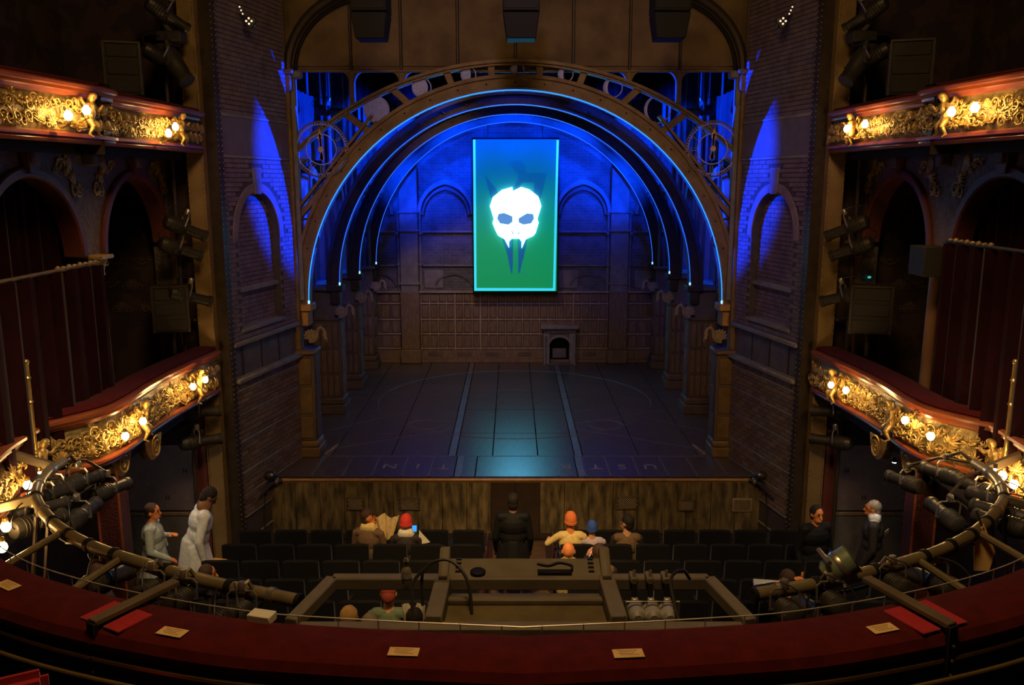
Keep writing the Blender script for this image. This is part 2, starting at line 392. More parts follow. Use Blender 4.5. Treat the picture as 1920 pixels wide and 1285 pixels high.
def brick_unit(name, c1, c2):
    m, nt, b = newmat(name); setp(b, c1, 0.85, 0, 0.25)
    tc = nt.nodes.new('ShaderNodeTexCoord'); n = nt.nodes.new('ShaderNodeTexNoise'); n.inputs['Scale'].default_value = 4.5; n.inputs['Detail'].default_value = 6
    nt.links.new(tc.outputs['Object'], n.inputs['Vector'])
    oi = nt.nodes.new('ShaderNodeObjectInfo'); ad = nt.nodes.new('ShaderNodeMath'); ad.operation = 'MULTIPLY_ADD'; ad.inputs[1].default_value = 0.35
    nt.links.new(oi.outputs['Random'], ad.inputs[0]); nt.links.new(n.outputs['Fac'], ad.inputs[2])
    r = nt.nodes.new('ShaderNodeValToRGB'); r.color_ramp.elements[0].position = .35; r.color_ramp.elements[1].position = .95
    r.color_ramp.elements[0].color = (*c1, 1); r.color_ramp.elements[1].color = (*c2, 1)
    nt.links.new(ad.outputs[0], r.inputs[0]); nt.links.new(r.outputs[0], b.inputs['Base Color'])
    n2 = nt.nodes.new('ShaderNodeTexNoise'); n2.inputs['Scale'].default_value = 40; nt.links.new(tc.outputs['Object'], n2.inputs['Vector'])
    bp = nt.nodes.new('ShaderNodeBump'); bp.inputs['Strength'].default_value = .4; bp.inputs['Distance'].default_value = .01; nt.links.new(n2.outputs['Fac'], bp.inputs['Height']); nt.links.new(bp.outputs[0], b.inputs['Normal'])
brick_unit('brick_violet', (0.13, 0.095, 0.10), (0.27, 0.20, 0.20))
brick_unit('brick_brown', (0.10, 0.066, 0.042), (0.25, 0.17, 0.11))
surf('mortar', (0.085, 0.068, 0.06), (0.06, 0.05, 0.045), 0.9, scale=8)
# ================================================================== STAGE
SZ = 1.1                                   # stage level above the stalls
# ---- floor
fl = thing('stage_floor', 'dark scuffed wooden stage floor with inlaid lines', None, (0,18.5,SZ), kind='structure')
MB().bb(-5.2, 5.2, 14.0, 23.9, SZ-0.25, SZ-0.012).build('floor_base', 'soft_black', fl)
GAP = 0.009
XA = [-4.15,-3.53,-3.0,-2.5,-1.98,-1.5,-1.07,-0.95,-0.7,0.74,1.08,1.2,1.65,2.15,2.65,3.15,3.67,4.15]
def panel(x0, x1, y0, y1, m, name='floor_panel', h=0.0):
    MB().bb(x0+GAP, x1-GAP, y0+GAP, y1-GAP, SZ-0.012, SZ+h).build(name, m, fl, bev=0.003)
for a, b in zip(XA[:-1], XA[1:]):
    strip_ = (a, b) in ((-1.07,-0.95), (1.08,1.2))
    panel(a, b, 14.02, 15.14, 'stage_strip' if strip_ else 'stage_wood')
    if not strip_ and not (a == -0.7):
        MB().bb(a-0.012, a+0.012, 14.05, 15.14, SZ-0.004, SZ+0.004).build('divider_strip', 'stage_strip', fl)
MB().bb(-4.15, 4.15, 15.13, 15.16, SZ-0.004, SZ+0.004).build('divider_strip', 'stage_strip', fl)
YR = [15.16, 16.6, 18.43, 19.43, 20.0, 20.85, 22.2, 23.45]
XB = [-4.6, -3.4, -2.3, -1.25, -1.1, -0.42, 0.42, 1.1, 1.25, 2.3, 3.4, 4.6]
for j in range(len(YR)-1):
    for a, b in zip(XB[:-1], XB[1:]):
        st = abs(a) in (1.25, 1.1) and abs(b) in (1.25, 1.1) and a*b > 0
        panel(a, b, YR[j], YR[j+1], 'stage_strip' if st else 'stage_wood')
for r0, yc in ((0.72, 19.55), (3.15, 19.3), (0.35, 17.2)):
    for xc in ((0,) if r0 > 0.5 else (-1.9, 1.9)):
        MB().tube([(xc+r0*math.cos(a*PI/32), yc+r0*math.sin(a*PI/32)*0.98, SZ+0.001) for a in range(64)], 0.009, 4, closed=True).build('inlay_ring', 'inlay', fl)
for s in (-1, 1):
    for p, q in (((1.25,16.9),(4.1,15.2)), ((2.3,18.3),(4.4,16.2)), ((1.25,17.3),(3.2,18.3))):
        MB().bar((s*p[0],p[1],SZ+0.001), (s*q[0],q[1],SZ+0.001), 0.02, 0.008).build('inlay_line', 'inlay', fl)
# worn letters let into the apron, read from the stage side
def letter(ch, x, y, size, rot, parent, m):
    cu = bpy.data.curves.new('letter', 'FONT'); cu.body = ch; cu.size = size; cu.extrude = 0.002; cu.align_x = 'CENTER'; cu.align_y = 'CENTER'; cu.resolution_u = 3
    t = bpy.data.objects.new('tmp', cu); COL.objects.link(t)
    dg = bpy.context.evaluated_depsgraph_get(); me = bpy.data.meshes.new_from_object(t.evaluated_get(dg)); bpy.data.objects.remove(t)
    o = put('letter', me, m, parent); o.location = Vector((x, y, SZ+0.003))-parent.location; o.rotation_euler = (0,0,rot); return o
for ch, x in (('N', -2.24), ('I', -1.74), ('T', -1.28), ('R', 0.9), ('T', 1.43), ('S', 1.9), ('U', 2.4)):
    letter(ch, x, 14.55, 0.36, PI if x > 0 or ch == 'T' else 0, fl, 'letter_paint')
# ---- riser under the apron edge
rs = thing('stage_riser', 'stained board front of the stage below the apron edge', None, (0,13.9,0), kind='structure')
MB().bb(-4.3, 4.3, 13.95, 14.02, 0, SZ-0.05).build('riser_backing', 'soft_black', rs)
xs = [-4.2+i*0.42 for i in range(21)]
for i in range(20):
    x0, x1 = xs[i], xs[i+1]
    dk = 9 <= i <= 10
    MB().bb(x0+0.004, x1-0.004, 13.905-(0.0 if dk else rnd.uniform(0, .012)), 13.95, 0.02, SZ-0.06).build('door_leaf' if dk else 'board', 'door_dark' if dk else 'riser_wood', rs, bev=0.004)
MB().bb(-4.2, 4.2, 13.885, 13.905, 0.02, 0.12).build('kickboard', 'dark_steel', rs)
def grille(cx, cz, w_, h_, name):
    g = thing(name, None, None, (cx, 13.88, cz)); g.parent = rs; g.location = Vector((cx, 13.88, cz))-rs.location
    return g
for cx, cz, w_, h_ in ((-2.75,.66,.28,.19), (-1.82,.66,.34,.19), (1.92,.68,.34,.2), (2.93,.63,.26,.16)):
    mb = MB(); n = 7
    mb.bb(cx-w_/2-.015, cx+w_/2+.015, 13.872, 13.892, cz-h_/2-.015, cz-h_/2); mb.bb(cx-w_/2-.015, cx+w_/2+.015, 13.872, 13.892, cz+h_/2, cz+h_/2+.015)
    mb.bb(cx-w_/2-.015, cx-w_/2, 13.872, 13.892, cz-h_/2, cz+h_/2); mb.bb(cx+w_/2, cx+w_/2+.015, 13.872, 13.892, cz-h_/2, cz+h_/2)
    fr = mb.build('vent_frame', 'pillar_wood', rs)
    MB().bb(cx-w_/2, cx+w_/2, 13.888, 13.894, cz-h_/2, cz+h_/2).build('vent_back', 'soft_black', fr)
    lat = MB()
    for k in range(-n, n+1):
        for sg in (-1, 1):
            t = k/n*(w_/2+h_/2); pts = []
            for tt in np.linspace(-h_/2, h_/2, 9):
                x = t+sg*tt
                if abs(x) <= w_/2: pts.append((cx+x, 13.88+0.002*sg, cz+tt))
            if len(pts) > 1: lat.tube([pts[0], pts[-1]], 0.0045, 4)
    tag(lat.build('vent_lattice', 'wainscot_rail', fr), kind='stuff')
fr = MB().bb(3.72, 4.06, 13.87, 13.895, .52, .76).build('access_plate', 'wainscot_rail', rs, bev=.006)
MB().bb(3.745, 4.035, 13.862, 13.874, .545, .735).build('access_inset', 'wainscot', fr, bev=.004)
MB().tube([(-4.1,13.92,1.075),(4.05,13.92,1.075)], 0.034, 10).build('nosing_rail', 'nosing', rs)
MB().bb(-4.1, 4.05, 13.9, 14.04, 1.03, 1.085).build('nosing_board', 'column_wood', rs, bev=.01)
for s, lb in ((-1, 'black floor microphone pipe drooping off the stage edge by the left pier'), (1, 'black floor microphone pipe drooping off the stage edge by the right pier')):
    t = thing('stage_edge_pipe', lb, 'pipe', (s*4.15, 13.7, 1.1))
    MB().tube(spline([(s*4.0,13.9,1.08),(s*4.14,13.8,1.06),(s*4.28,13.55,.95),(s*4.4,13.3,.82)], 5), [.045]*8+[.055]*4+[.05]*4, 10).build('pipe', 'lamp_black', t)
    MB().lathe([(.05,-.03),(.06,-.02),(.06,.02),(.05,.03)], 12, (s*4.07,13.86,1.075), 'x').build('collar', 'bare_metal', t)
    MB().ell((s*4.15,13.75,1.22), .11, .09, .075).build('lamp_hood', 'lamp_black', t)
    MB().ell((s*4.1,13.69,1.25), .025, .025, .025, 8, 6).build('lens', 'white_metal', t)
    MB().tube([(s*4.2,13.72,1.12),(s*4.25,13.62,.7),(s*4.25,13.6,.3)], .02, 6).build('bracket', 'lamp_black', t)

# ---- back wall
BY = 23.5
wb = thing('wall_back', 'brick and panelled back wall of the set with gothic arches', None, (0,BY,SZ), kind='structure')
MB().bb(-5.2, 5.2, BY, BY+.3, SZ-.2, 10.4).build('brickwork', 'brick_back', wb, world=False) if False else None
o = MB().bb(-6.5, 6.5, 0, .3, -.2, 9.3).build('brickwork', 'brick_back', wb, world=False)
MB().bb(-4.4, 4.4, BY-.03, BY, SZ, 3.12).build('wainscot_backing', 'pillar_wood', wb)
rows = [(1.53,1.88),(1.95,2.29),(2.36,2.73),(2.81,3.05)]
NC = 22; X0 = -2.58; DX = 5.16/NC
cols = [(X0+i*DX, X0+(i+1)*DX) for i in range(NC)]
cols += [(-3.7,-3.45),(-3.42,-3.17),(3.17,3.42),(3.45,3.7)]
for z0, z1 in rows:
    for a, b in cols:
        if .72 < (a+b)/2 < 1.82 and z1 < 2.0: continue
        MB().bb(a+.03, b-.03, BY-.052, BY-.03, z0+.012, z1-.012).build('panel', 'wainscot', wb, bev=.012)
for z in (1.505, 1.915, 2.325, 2.77):
    MB().bb(-4.4, 4.4, BY-.058, BY-.03, z-.02, z+.02).build('rail', 'wainscot_rail', wb, bev=.006)
MB().bb(-4.4, 4.4, BY-.11, BY-.0, 3.07, 3.13).build('dado_cap', 'wainscot_rail', wb, bev=.01)
MB().bb(-4.4, 4.4, BY-.09, BY-.0, SZ, 1.2).build('skirting', 'wainscot', wb, bev=.01)
MB().bb(-4.4, 4.4, BY-.06, BY-.0, 1.2, 1.46).build('skirting_board', 'wainscot', wb, bev=.01)
for i in range(NC+1):
    x = X0+i*DX; wd = .02 if i not in (4, 7, 18) else .045
    if .76 < x < 1.78: z0 = 2.2
    else: z0 = 1.46
    MB().bb(x-wd/2, x+wd/2, BY-.062, BY-.03, z0, 3.08).build('stile', 'wainscot_rail', wb, bev=.004)
for x in (-2.2, -1.4, -.6, .3, 2.1):
    MB().bb(x-.2, x+.2, BY-.066, BY-.055, 1.27, 1.4).build('skirting_vent', 'pillar_wood', wb, bev=.004)
for s in (-1, 1):
    p = MB().bb(s*2.62 if s > 0 else -3.12, s*3.12 if s > 0 else -2.62, BY-.2, BY, SZ, 9.2).build('pilaster', 'stone' , wb, bev=.02)
    MB().bb(s*2.87-.29, s*2.87+.29, BY-.25, BY, SZ, 1.5).build('pilaster_base', 'wainscot', wb, bev=.03)
    MB().bb(s*2.87-.26, s*2.87+.26, BY-.22, BY, 1.5, 3.12).build('pilaster_casing', 'wainscot', wb, bev=.02)
    for z in (3.3, 4.75, 5.25): MB().bb(s*2.87-.28, s*2.87+.28, BY-.235, BY, z, z+.07).build('pilaster_band', 'stone', wb, bev=.02)
    for sx in (-1, 1):
        MB().tube([(s*2.87+sx*.3, BY-.08, 3.13), (s*2.87+sx*.3, BY-.08, 5.2)], .035, 8).build('shaft', 'stone', wb)
        for z in (3.85, 4.7): MB().lathe([(.04,-.04),(.065,-.02),(.065,.02),(.04,.04)], 10, (s*2.87+sx*.3, BY-.08, z)).build('shaft_ring', 'stone', wb)
        MB().lathe([(.035,0),(.05,.02),(.075,.1),(.08,.13)], 10, (s*2.87+sx*.3, BY-.08, 5.17)).build('shaft_capital', 'stone', wb)
def pointed(cx, hw, zs, za, n=10):
    """pointed arch polyline left spring -> apex -> right spring"""
    h = za-zs; r = (hw*hw+h*h)/(2*hw); c = cx-hw+r; A = []
    a1 = math.atan2(h, cx-c)
    for i in range(n+1):
        a = PI+(a1-PI)*i/n; A.append((c+r*math.cos(a), zs+r*math.sin(a)))
    return A+[(2*cx-x, z) for x, z in A[-2::-1]]
for cx in (-1.86, 1.86, -3.95, 3.95):
    hw = .78 if abs(cx) < 3 else .68
    o_, i_ = pointed(cx, hw, 5.22, 6.16), pointed(cx, hw-.1, 5.22, 6.02)
    MB().strip(o_, i_, XZ(BY), -.13, 0).build('arch_moulding', 'stone', wb, bev=.01)
    o2, i2 = pointed(cx, hw-.12, 5.2, 5.97), pointed(cx, hw-.19, 5.2, 5.87)
    MB().strip(o2, i2, XZ(BY), -.08, 0).build('arch_moulding', 'dark_stone', wb, bev=.01)
    for z in (4.72, 3.8): MB().bb(cx-hw, cx+hw, BY-.07, BY, z, z+.05).build('string_course', 'stone', wb, bev=.012)
    MB().strip(arcpts(cx+.2, 3.2, .55, 10, 170, 14, .42), arcpts(cx+.2, 3.2, .48, 10, 170, 14, .36), XZ(BY), -.04, 0).build('relief_arc', 'dark_stone', wb)
    MB().bb(cx-.62, cx-.1, BY-.03, BY, 3.2, 3.7).build('relief_panel', 'stone', wb, bev=.012)

# ---- hanging screen with the mask emblem
sc_ = thing('hanging_screen', 'tall glowing green and blue banner screen with a white fanged mask', 'screen', (0.03, 23.12, 3.17))
MB().bb(-1.09-.03, 1.15+.03, 23.06, 23.3, 3.12, 7.24).build('screen_frame', 'soft_black', sc_, bev=.01)
MB().bb(-1.09, 1.15, 23.02, 23.06, 3.17, 7.19).build('picture', 'screen_picture', sc_)
BX, BZ0, SC = 0.0, 0.0, 2.24/152.0
def scr(px, py): return ((px-887)/156*2.24-1.09, 7.19-(py-262)/283*4.02)
def flat(name, pts, m, d0, d1):
    return MB().prism([scr(*p) for p in pts], XZ(0), d0, d1).build(name, m, sc_, smooth=False)
def crop(u, v): return (860+u*220/942, 260+v*300/1285)
flat('border_strip', [crop(118,12),crop(136,12),crop(136,1215),crop(118,1215)], 'screen_border', 23.0, 23.02)
flat('border_strip', [crop(772,14),crop(790,14),crop(772,1215),crop(754,1215)], 'screen_border', 23.0, 23.02)
flat('border_strip', [crop(136,1194),crop(755,1196),crop(755,1215),crop(136,1215)], 'screen_border', 23.0, 23.02)
flat('backdrop_shape', [crop(*p) for p in ((205,285),(222,300),(300,400),(330,470),(258,470),(228,370))], 'screen_shape', 23.01, 23.02)
flat('backdrop_shape', [crop(*p) for p in ((395,210),(415,180),(455,168),(505,180),(525,220),(535,270),(700,270),(650,470),(590,470),(600,345),(500,345),(470,420),(430,420),(455,350),(475,310),(465,275),(435,245),(425,215))], 'screen_shape', 23.01, 23.02)
flat('backdrop_shape', [crop(*p) for p in ((345,790),(430,790),(430,1000),(424,1080),(412,1060),(385,920))], 'screen_shape', 23.01, 23.02)
flat('backdrop_shape', [crop(*p) for p in ((470,790),(545,790),(525,900),(485,1070),(472,1075),(474,990))], 'screen_shape', 23.01, 23.02)
mk = flat('mask', [crop(*p) for p in ((425,380),(430,412),(495,380),(560,400),(630,455),(655,530),(624,632),(634,662),(610,745),(592,768),(532,795),(500,868),(500,815),(482,790),(420,790),(398,815),(400,864),(365,795),(312,765),(290,720),(268,665),(278,632),(248,530),(272,460),(345,402))], 'mask_white', 22.90, 22.96)
for pts in ([(316,592),(360,584),(427,612),(427,655),(395,678),(328,668),(305,630)], [(474,628),(540,588),(590,592),(598,628),(575,668),(512,678),(476,660)]):
    MB().prism([scr(*crop(*p)) for p in pts], XZ(0), 22.885, 22.90).build('eye_hole', 'mask_eye', mk, smooth=False)
for pts in ([(416,724),(422,724),(436,750),(430,756)], [(482,736),(487,736),(475,756),(466,752)]):
    MB().prism([scr(*crop(*p)) for p in pts], XZ(0), 22.885, 22.90).build('nostril', 'stone', mk, smooth=False)
for x in (-.7, .75): MB().tube([(x,23.15,7.2),(x,23.15,10.3)], .012, 6).build('hanging_wire', 'cable', sc_)

# ---- fireplace
fp = thing('fireplace', 'small grey carved chimneypiece with arched opening against the panelling', 'fireplace', (1.26, 23.3, SZ))
cx = 1.26
jamb = MB()
for s in (-1, 1):
    jamb = MB().bb(cx+s*.36-.085, cx+s*.36+.085, 23.22, 23.44, SZ, 1.98); jamb.build('jamb', 'stone', fp, bev=.012)
    MB().lathe([(.045,0),(.05,.04),(.028,.07),(.026,.3),(.036,.33),(.026,.36),(.028,.72),(.045,.78),(.05,.82)], 10, (cx+s*.41, 23.16, SZ)).build('colonnette', 'stone', fp)
A = arcpts(cx, 1.62, .34, 0, 180, 16, .30)
MB().strip(A, [(cx+.28*math.cos(R(180*i/16)), 1.62+.24*math.sin(R(180*i/16))) for i in range(17)], XZ(0), 23.2, 23.4).build('arch_ring', 'stone', fp, bev=.006)
top = [(cx-.3, 1.98)]+[(x, z) for x, z in arcpts(cx, 1.62, .33, 180, 0, 16, .29)]+[(cx+.3, 1.98)]
MB().prism(top, XZ(0), 23.24, 23.42).build('spandrel', 'dark_stone', fp, smooth=False)
MB().bb(cx-.45, cx+.45, 23.2, 23.44, 1.98, 2.09).build('frieze', 'dark_stone', fp, bev=.01)
MB().bb(cx-.52, cx+.52, 23.12, 23.46, 2.09, 2.2).build('mantel_shelf', 'stone', fp, bev=.025)
MB().bb(cx-.3, cx+.3, 23.43, 23.46, SZ, 1.95).build('fireback', 'soft_black', fp)
MB().bb(cx-.19, cx+.19, 23.36, 23.40, 1.25, 1.52).build('fire_plate', 'dark_stone', fp, bev=.012)
MB().bb(cx-.32, cx+.32, 23.1, 23.42, SZ, 1.13).build('hearth', 'dark_stone', fp, bev=.006)

# ---- side walls of the stage, with gothic frames, and a lid of black borders overhead
def side_wall(s, name):
    W = thing(name, 'dark side wall of the set with blue-lit gothic windows', None, (s*4.5, 19.4, SZ), kind='structure')
    X = s*4.5
    MB().bb(X if s > 0 else X-.25, X+.25 if s > 0 else X, 15.5, 23.6, SZ-.2, 7.75).build('flat', 'drape_black', W)
    MB().bb(min(s*6.4,s*6.6), max(s*6.4,s*6.6), 15.5, 23.9, SZ-.2, 10.4).build('wing_void', 'soft_black', W)
    f = lambda a, b, d: (X-s*d, a, b)
    for cy, hw in ((16.5,.8), (18.8,1.0), (21.25,.95)):
        A = [(cy-hw,3.85)]+pointed(cy, hw, 5.25, 6.42, 10)+[(cy+hw,3.85)]
        B = [(cy-hw+.2,3.85)]+pointed(cy, hw-.2, 5.25, 6.18, 10)+[(cy+hw-.2,3.85)]
        fr = MB().strip(A, B, f, 0, .16).build('window_frame', 'stone', W, bev=.012)
        MB().prism(B, f, .01, .03).build('window_pane', 'lens_glass', fr, smooth=False)
        MB().bb(min(X, X-s*.09), max(X, X-s*.09), cy-.04, cy+.04, 3.85, 6.0).build('mullion', 'stone', fr)
        MB().bb(min(X, X-s*.2), max(X, X-s*.2), cy-hw-.05, cy+hw+.05, 3.75, 3.87).build('window_sill', 'stone', W, bev=.02)
    for y0, y1 in ((15.6,18.0),(18.7,20.3),(20.95,22.7)):
        MB().bb(min(X, X-s*.06), max(X, X-s*.06), y0, y1, SZ, 3.1).build('dado_panel', 'pillar_wood', W, bev=.02)
    # black pleated drape hanging above the windows
    pts = []
    for i in range(90):
        y = 15.6+i*.085; pts.append((X-s*(.22+.06*math.sin(i*1.35)), y))
    MB().sweep(pts, [(0,6.55),(.01,6.55),(.01,7.85),(0,7.85)]).build('drape', 'drape_black', W)
side_wall(-1, 'wall_left'); side_wall(1, 'wall_right')
tag(MB().bb(-6.6, 6.6, 15.6, 23.9, 10.35, 10.6).build('ceiling', 'soft_black'), kind='structure', label='black void above the flown scenery over the stage')
# hanging cloths with vertical pleats seen in the spandrels
for i, (y, z0) in enumerate(((22.6, 8.15),)):
    for s in (-1, 1):
        pts = [(s*(1.3+k*.045), y+.05*math.sin(k*1.7)+.02*math.sin(k*.6)) for k in range(68)]
        nm = tag(MB().sweep(pts, [(0,z0),(.012,z0),(.012,10.3),(0,10.3)]).build('border_cloth', 'soft_black'), 'dark pleated border cloth hanging high '+('left' if s < 0 else 'right')+' behind the arches', 'curtain')

# ---- four stage arches
ZC, RI = 3.93, 3.74
def stage_arch(y, front, label, r=RI):
    T = thing('stage_arch', label, 'arch', (0, y, ZC))
    n = 72
    inn = arcpts(0, ZC, r, 0, 180, n); out = arcpts(0, ZC, r+.22, 0, 180, n)
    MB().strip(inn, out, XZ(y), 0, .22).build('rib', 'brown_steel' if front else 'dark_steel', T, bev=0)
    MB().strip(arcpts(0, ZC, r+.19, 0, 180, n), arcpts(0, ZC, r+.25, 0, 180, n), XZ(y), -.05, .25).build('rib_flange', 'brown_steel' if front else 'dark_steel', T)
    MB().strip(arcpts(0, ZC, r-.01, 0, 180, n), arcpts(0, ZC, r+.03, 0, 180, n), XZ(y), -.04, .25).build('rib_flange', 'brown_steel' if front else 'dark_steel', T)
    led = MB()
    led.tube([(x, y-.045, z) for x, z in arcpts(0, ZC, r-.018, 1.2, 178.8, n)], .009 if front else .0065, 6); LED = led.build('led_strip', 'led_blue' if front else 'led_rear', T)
    for s in (-1, 1):
        MB().ell((s*(r-.018), y-.045, ZC+.03), .02, .02, .04, 8, 6).build('led_tip', 'led_tip', LED)
        cxx = s*(r+.1)
        MB().bb(cxx-.17, cxx+.17, y-.08, y+.3, ZC-.14, ZC).build('corbel', 'nosing' if front else 'dark_steel', T, bev=.02); CB = T.children[-1] if False else None
        MB().bb(cxx-.10, cxx+.10, y-.04, y+.3, ZC-.42, ZC-.14).build('corbel_block', 'nosing' if front else 'dark_steel', T, bev=.02)
    for i in range(1, 24):
        a = R(i*7.5); 
        MB().ell(((r+.11)*math.cos(a), y-.005, ZC+(r+.11)*math.sin(a)), .018, .018, .018, 6, 4).build('bolt', 'dark_steel', T)
    return T
AY = [15.3, 18.1, 20.4, 22.8]
A1 = stage_arch(AY[0], True, 'front rusty iron stage arch with clocks and moon phases above its blue edge')
stage_arch(AY[1], False, 'second dark stage arch with a blue light strip, behind the clock arch')
stage_arch(AY[2], False, 'third dark stage arch with a blue light strip, behind two others', 3.72)
stage_arch(AY[3], False, 'rearmost dark stage arch with a blue light strip, nearest the back wall', 3.70)
y = AY[0]
zo = lambda x: 8.17-(5.7-math.sqrt(5.7**2-x*x))
xsA = [-3.95+i*7.9/60 for i in range(61)]
for dz, dy0, dy1, h in ((0,0.0,.16,.055), (-.075,-.03,.19,.03)):
    MB().strip([(x, zo(x)+dz) for x in xsA], [(x, zo(x)+dz-h) for x in xsA], XZ(y), dy0, dy1).build('outer_arc', 'brown_steel', A1)
zr = lambda x: ZC+math.sqrt((RI+.24)**2-x*x)
for xt, xb in ((-2.98,-2.56),(-2.15,-1.86),(-1.2,-1.1),(-.42,-.41),(.42,.41),(1.2,1.1),(2.15,1.86),(2.98,2.56)):
    MB().bar((xt, y+.08, zo(xt)-.06), (xb, y+.08, zr(xb)-.02), .12, .12, (0,1,0)).build('spoke', 'brown_steel', A1, bev=.008)
for s in (-1, 1):
    a = R(180-127) if s > 0 else R(127)
    p = ((RI+.24)*math.cos(a), (RI+.24)*math.sin(a)+ZC)
    MB().bar((p[0], y+.06, p[1]), (s*3.9, y+.06, 5.42), .10, .13, (0,1,0)).build('tie_bar', 'brown_steel', A1, bev=.01)
    MB().bar((p[0]+s*.1, y+.06, p[1]+.12), (s*3.9, y+.06, 5.58), .05, .2, (0,1,0)).build('tie_flange', 'brown_steel', A1, bev=.008)
    ring = [(s*3.70+.19*math.cos(k*PI/12), y+.05, 5.10+.19*math.sin(k*PI/12)) for k in range(24)]
    MB().tube(ring, .022, 6, closed=True).build('bracket_ring', 'dark_steel', A1)
    MB().tube(spline([(s*3.9,y+.05,5.4),(s*3.72,y+.05,5.44),(s*3.6,y+.05,5.32),(s*3.5,y+.05,5.36)], 5), .02, 6).build('bracket_scroll', 'dark_steel', A1)
# moon phases, waning across the arch
for (mx, mz, mr, k) in ((-2.42,7.33,.205,1.0),(-1.626,7.70,.15,.72),(-.813,7.915,.115,.35),(.032,7.995,.10,0.0),(.868,7.925,.115,-.35),(1.69,7.70,.15,-.62),(2.476,7.33,.215,-.86)):
    mo = MB().tube([(mx+(mr+.012)*math.cos(i*PI/20), y+.06, mz+(mr+.012)*math.sin(i*PI/20)) for i in range(40)], .011, 6, closed=True).build('moon_ring', 'silver_violet_lit', A1)
    L = arcpts(mx, mz, mr, 90, 270, 20); Rr = [(mx+k*mr*math.cos(R(-90+180*i/20)), mz+mr*math.sin(R(-90+180*i/20))) for i in range(1, 20)]
    MB().prism(L+Rr, XZ(y), .045, .075).build('moon_disc', 'silver_violet_lit', mo, smooth=False)
    MB().tube([(mx-.0, y+.06, mz+mr+.01), (mx, y+.06, mz+mr+.08)], .01, 6).build('moon_hanger', 'dark_steel', mo)
# clocks
def clock(cx, cz, label, tilt):
    T = thing('clock', label, 'clock', (cx, y-.03, cz))
    MB().tube([(cx+.475*math.cos(i*PI/30), y-.03, cz+.475*math.sin(i*PI/30)) for i in range(60)], .014, 6, closed=True).build('outer_ring', 'clock_iron', T)
    MB().tube([(cx+.425*math.cos(i*PI/30), y-.03, cz+.425*math.sin(i*PI/30)) for i in range(60)], .009, 6, closed=True).build('minute_ring', 'silver_violet_lit', T)
    MB().tube([(cx+.26*math.cos(i*PI/30), y-.03, cz+.26*math.sin(i*PI/30)) for i in range(60)], .011, 6, closed=True).build('inner_ring', 'silver_violet_lit', T)
    nums = ['XII','I','II','III','IIII','V','VI','VII','VIII','IX','X','XI']
    for h in range(12):
        mb = MB(); a = PI/2-h*PI/6; rr = Vector((math.cos(a), math.sin(a))); tt = Vector((-rr.y, rr.x)); t = nums[h]; wdt = {'I':.028,'V':.055,'X':.055}
        tot = sum(wdt[c] for c in t); pos = tot/2
        for c in t:
            m0 = pos-wdt[c]/2; pos -= wdt[c]
            def P(r, q): v = rr*r+tt*q; return (cx+v.x, y-.03, cz+v.y)
            if c == 'I': mb.bar(P(.28,m0), P(.41,m0), .014, .012, (0,1,0))
            elif c == 'V': mb.bar(P(.28,m0), P(.41,m0+.02), .012, .012, (0,1,0)); mb.bar(P(.28,m0), P(.41,m0-.02), .008, .012, (0,1,0))
            else: mb.bar(P(.28,m0-.02), P(.41,m0+.02), .012, .012, (0,1,0)); mb.bar(P(.28,m0+.02), P(.41,m0-.02), .008, .012, (0,1,0))
        mb.build('numeral', 'clock_iron', T)
    st = MB()
    for i in range(60):
        a = i*PI/30; st.ell((cx+.45*math.cos(a), y-.035, cz+.45*math.sin(a)), .013, .013, .013, 6, 4)
    tag(st.build('minute_stud', 'silver_violet_lit', T), kind='stuff')
    for ln, wd, tl in ((.36,.03,tilt), (.27,.045,tilt*1.5)):
        d = Vector((math.sin(tl), math.cos(tl))); q = Vector((d.y, -d.x))
        pts = [d*-.15+q*wd, d*-.2, d*-.15-q*wd, d*-.05-q*wd*.4, d*.6*ln-q*wd*.5, d*.72*ln-q*wd*1.2, d*ln, d*.72*ln+q*wd*1.2, d*.6*ln+q*wd*.5, d*-.05+q*wd*.4]
        MB().prism([(cx+p.x, cz+p.y) for p in pts], XZ(y), -.06, -.05).build('hand', 'clock_hand', T, smooth=False)
    MB().lathe([(.05,-.02),(.045,.02)], 12, (cx, y-.06, cz), 'y').build('boss', 'clock_hand', T)
clock(-3.39, 6.65, 'left skeleton clock with roman numerals mounted on the iron arch', -.04)
clock(3.44, 6.66, 'right skeleton clock with roman numerals mounted on the iron arch', .04)

# ---- proscenium: header, posts, bases
hd = thing('wall_header', 'brown panelled header above the stage opening with rounded corners', None, (0,15.4,8.0), kind='structure')
MB().bb(-4.4, 4.4, 15.46, 15.62, 7.98, 10.4).build('header_back', 'header_plaster', hd)
ribs = [-4.0,-2.85,-1.98,-1.0,0.0,1.0,1.98,2.85,4.0]
for a, b in zip(ribs[:-1], ribs[1:]):
    MB().bb(a+.02, b-.02, 15.43, 15.46, 8.06, 9.9).build('panel', 'header_plaster', hd, bev=.012)
for x in ribs[1:-1]:
    MB().tube([(x,15.43,8.0),(x,15.43,9.9)], .025, 6).build('panel_rib', 'dark_steel', hd)
for x in (-4.0,-2.85,-1.98,1.98,2.85,4.0):
    zb = zo(min(3.9, max(-3.9, x)))-.02 if abs(x) < 3.9 else 7.0
    MB().bb(x-.045, x+.045, 15.44, 15.56, min(zb, 7.9), 8.0).build('mullion', 'brown_steel', hd, bev=.006)
    for s in (-1, 1):
        if abs(x) < 3 or s*x < 0:
            q = [(x+s*.045, 7.99), (x+s*.25, 7.99)]+[(x+s*(.25-.205*math.sin(R(t))), 7.79+.2*math.cos(R(t))) for t in range(0, 91, 10)]
            MB().prism(q, XZ(15.44), 0, .12).build('corner_fillet', 'header_plaster', hd, smooth=False)
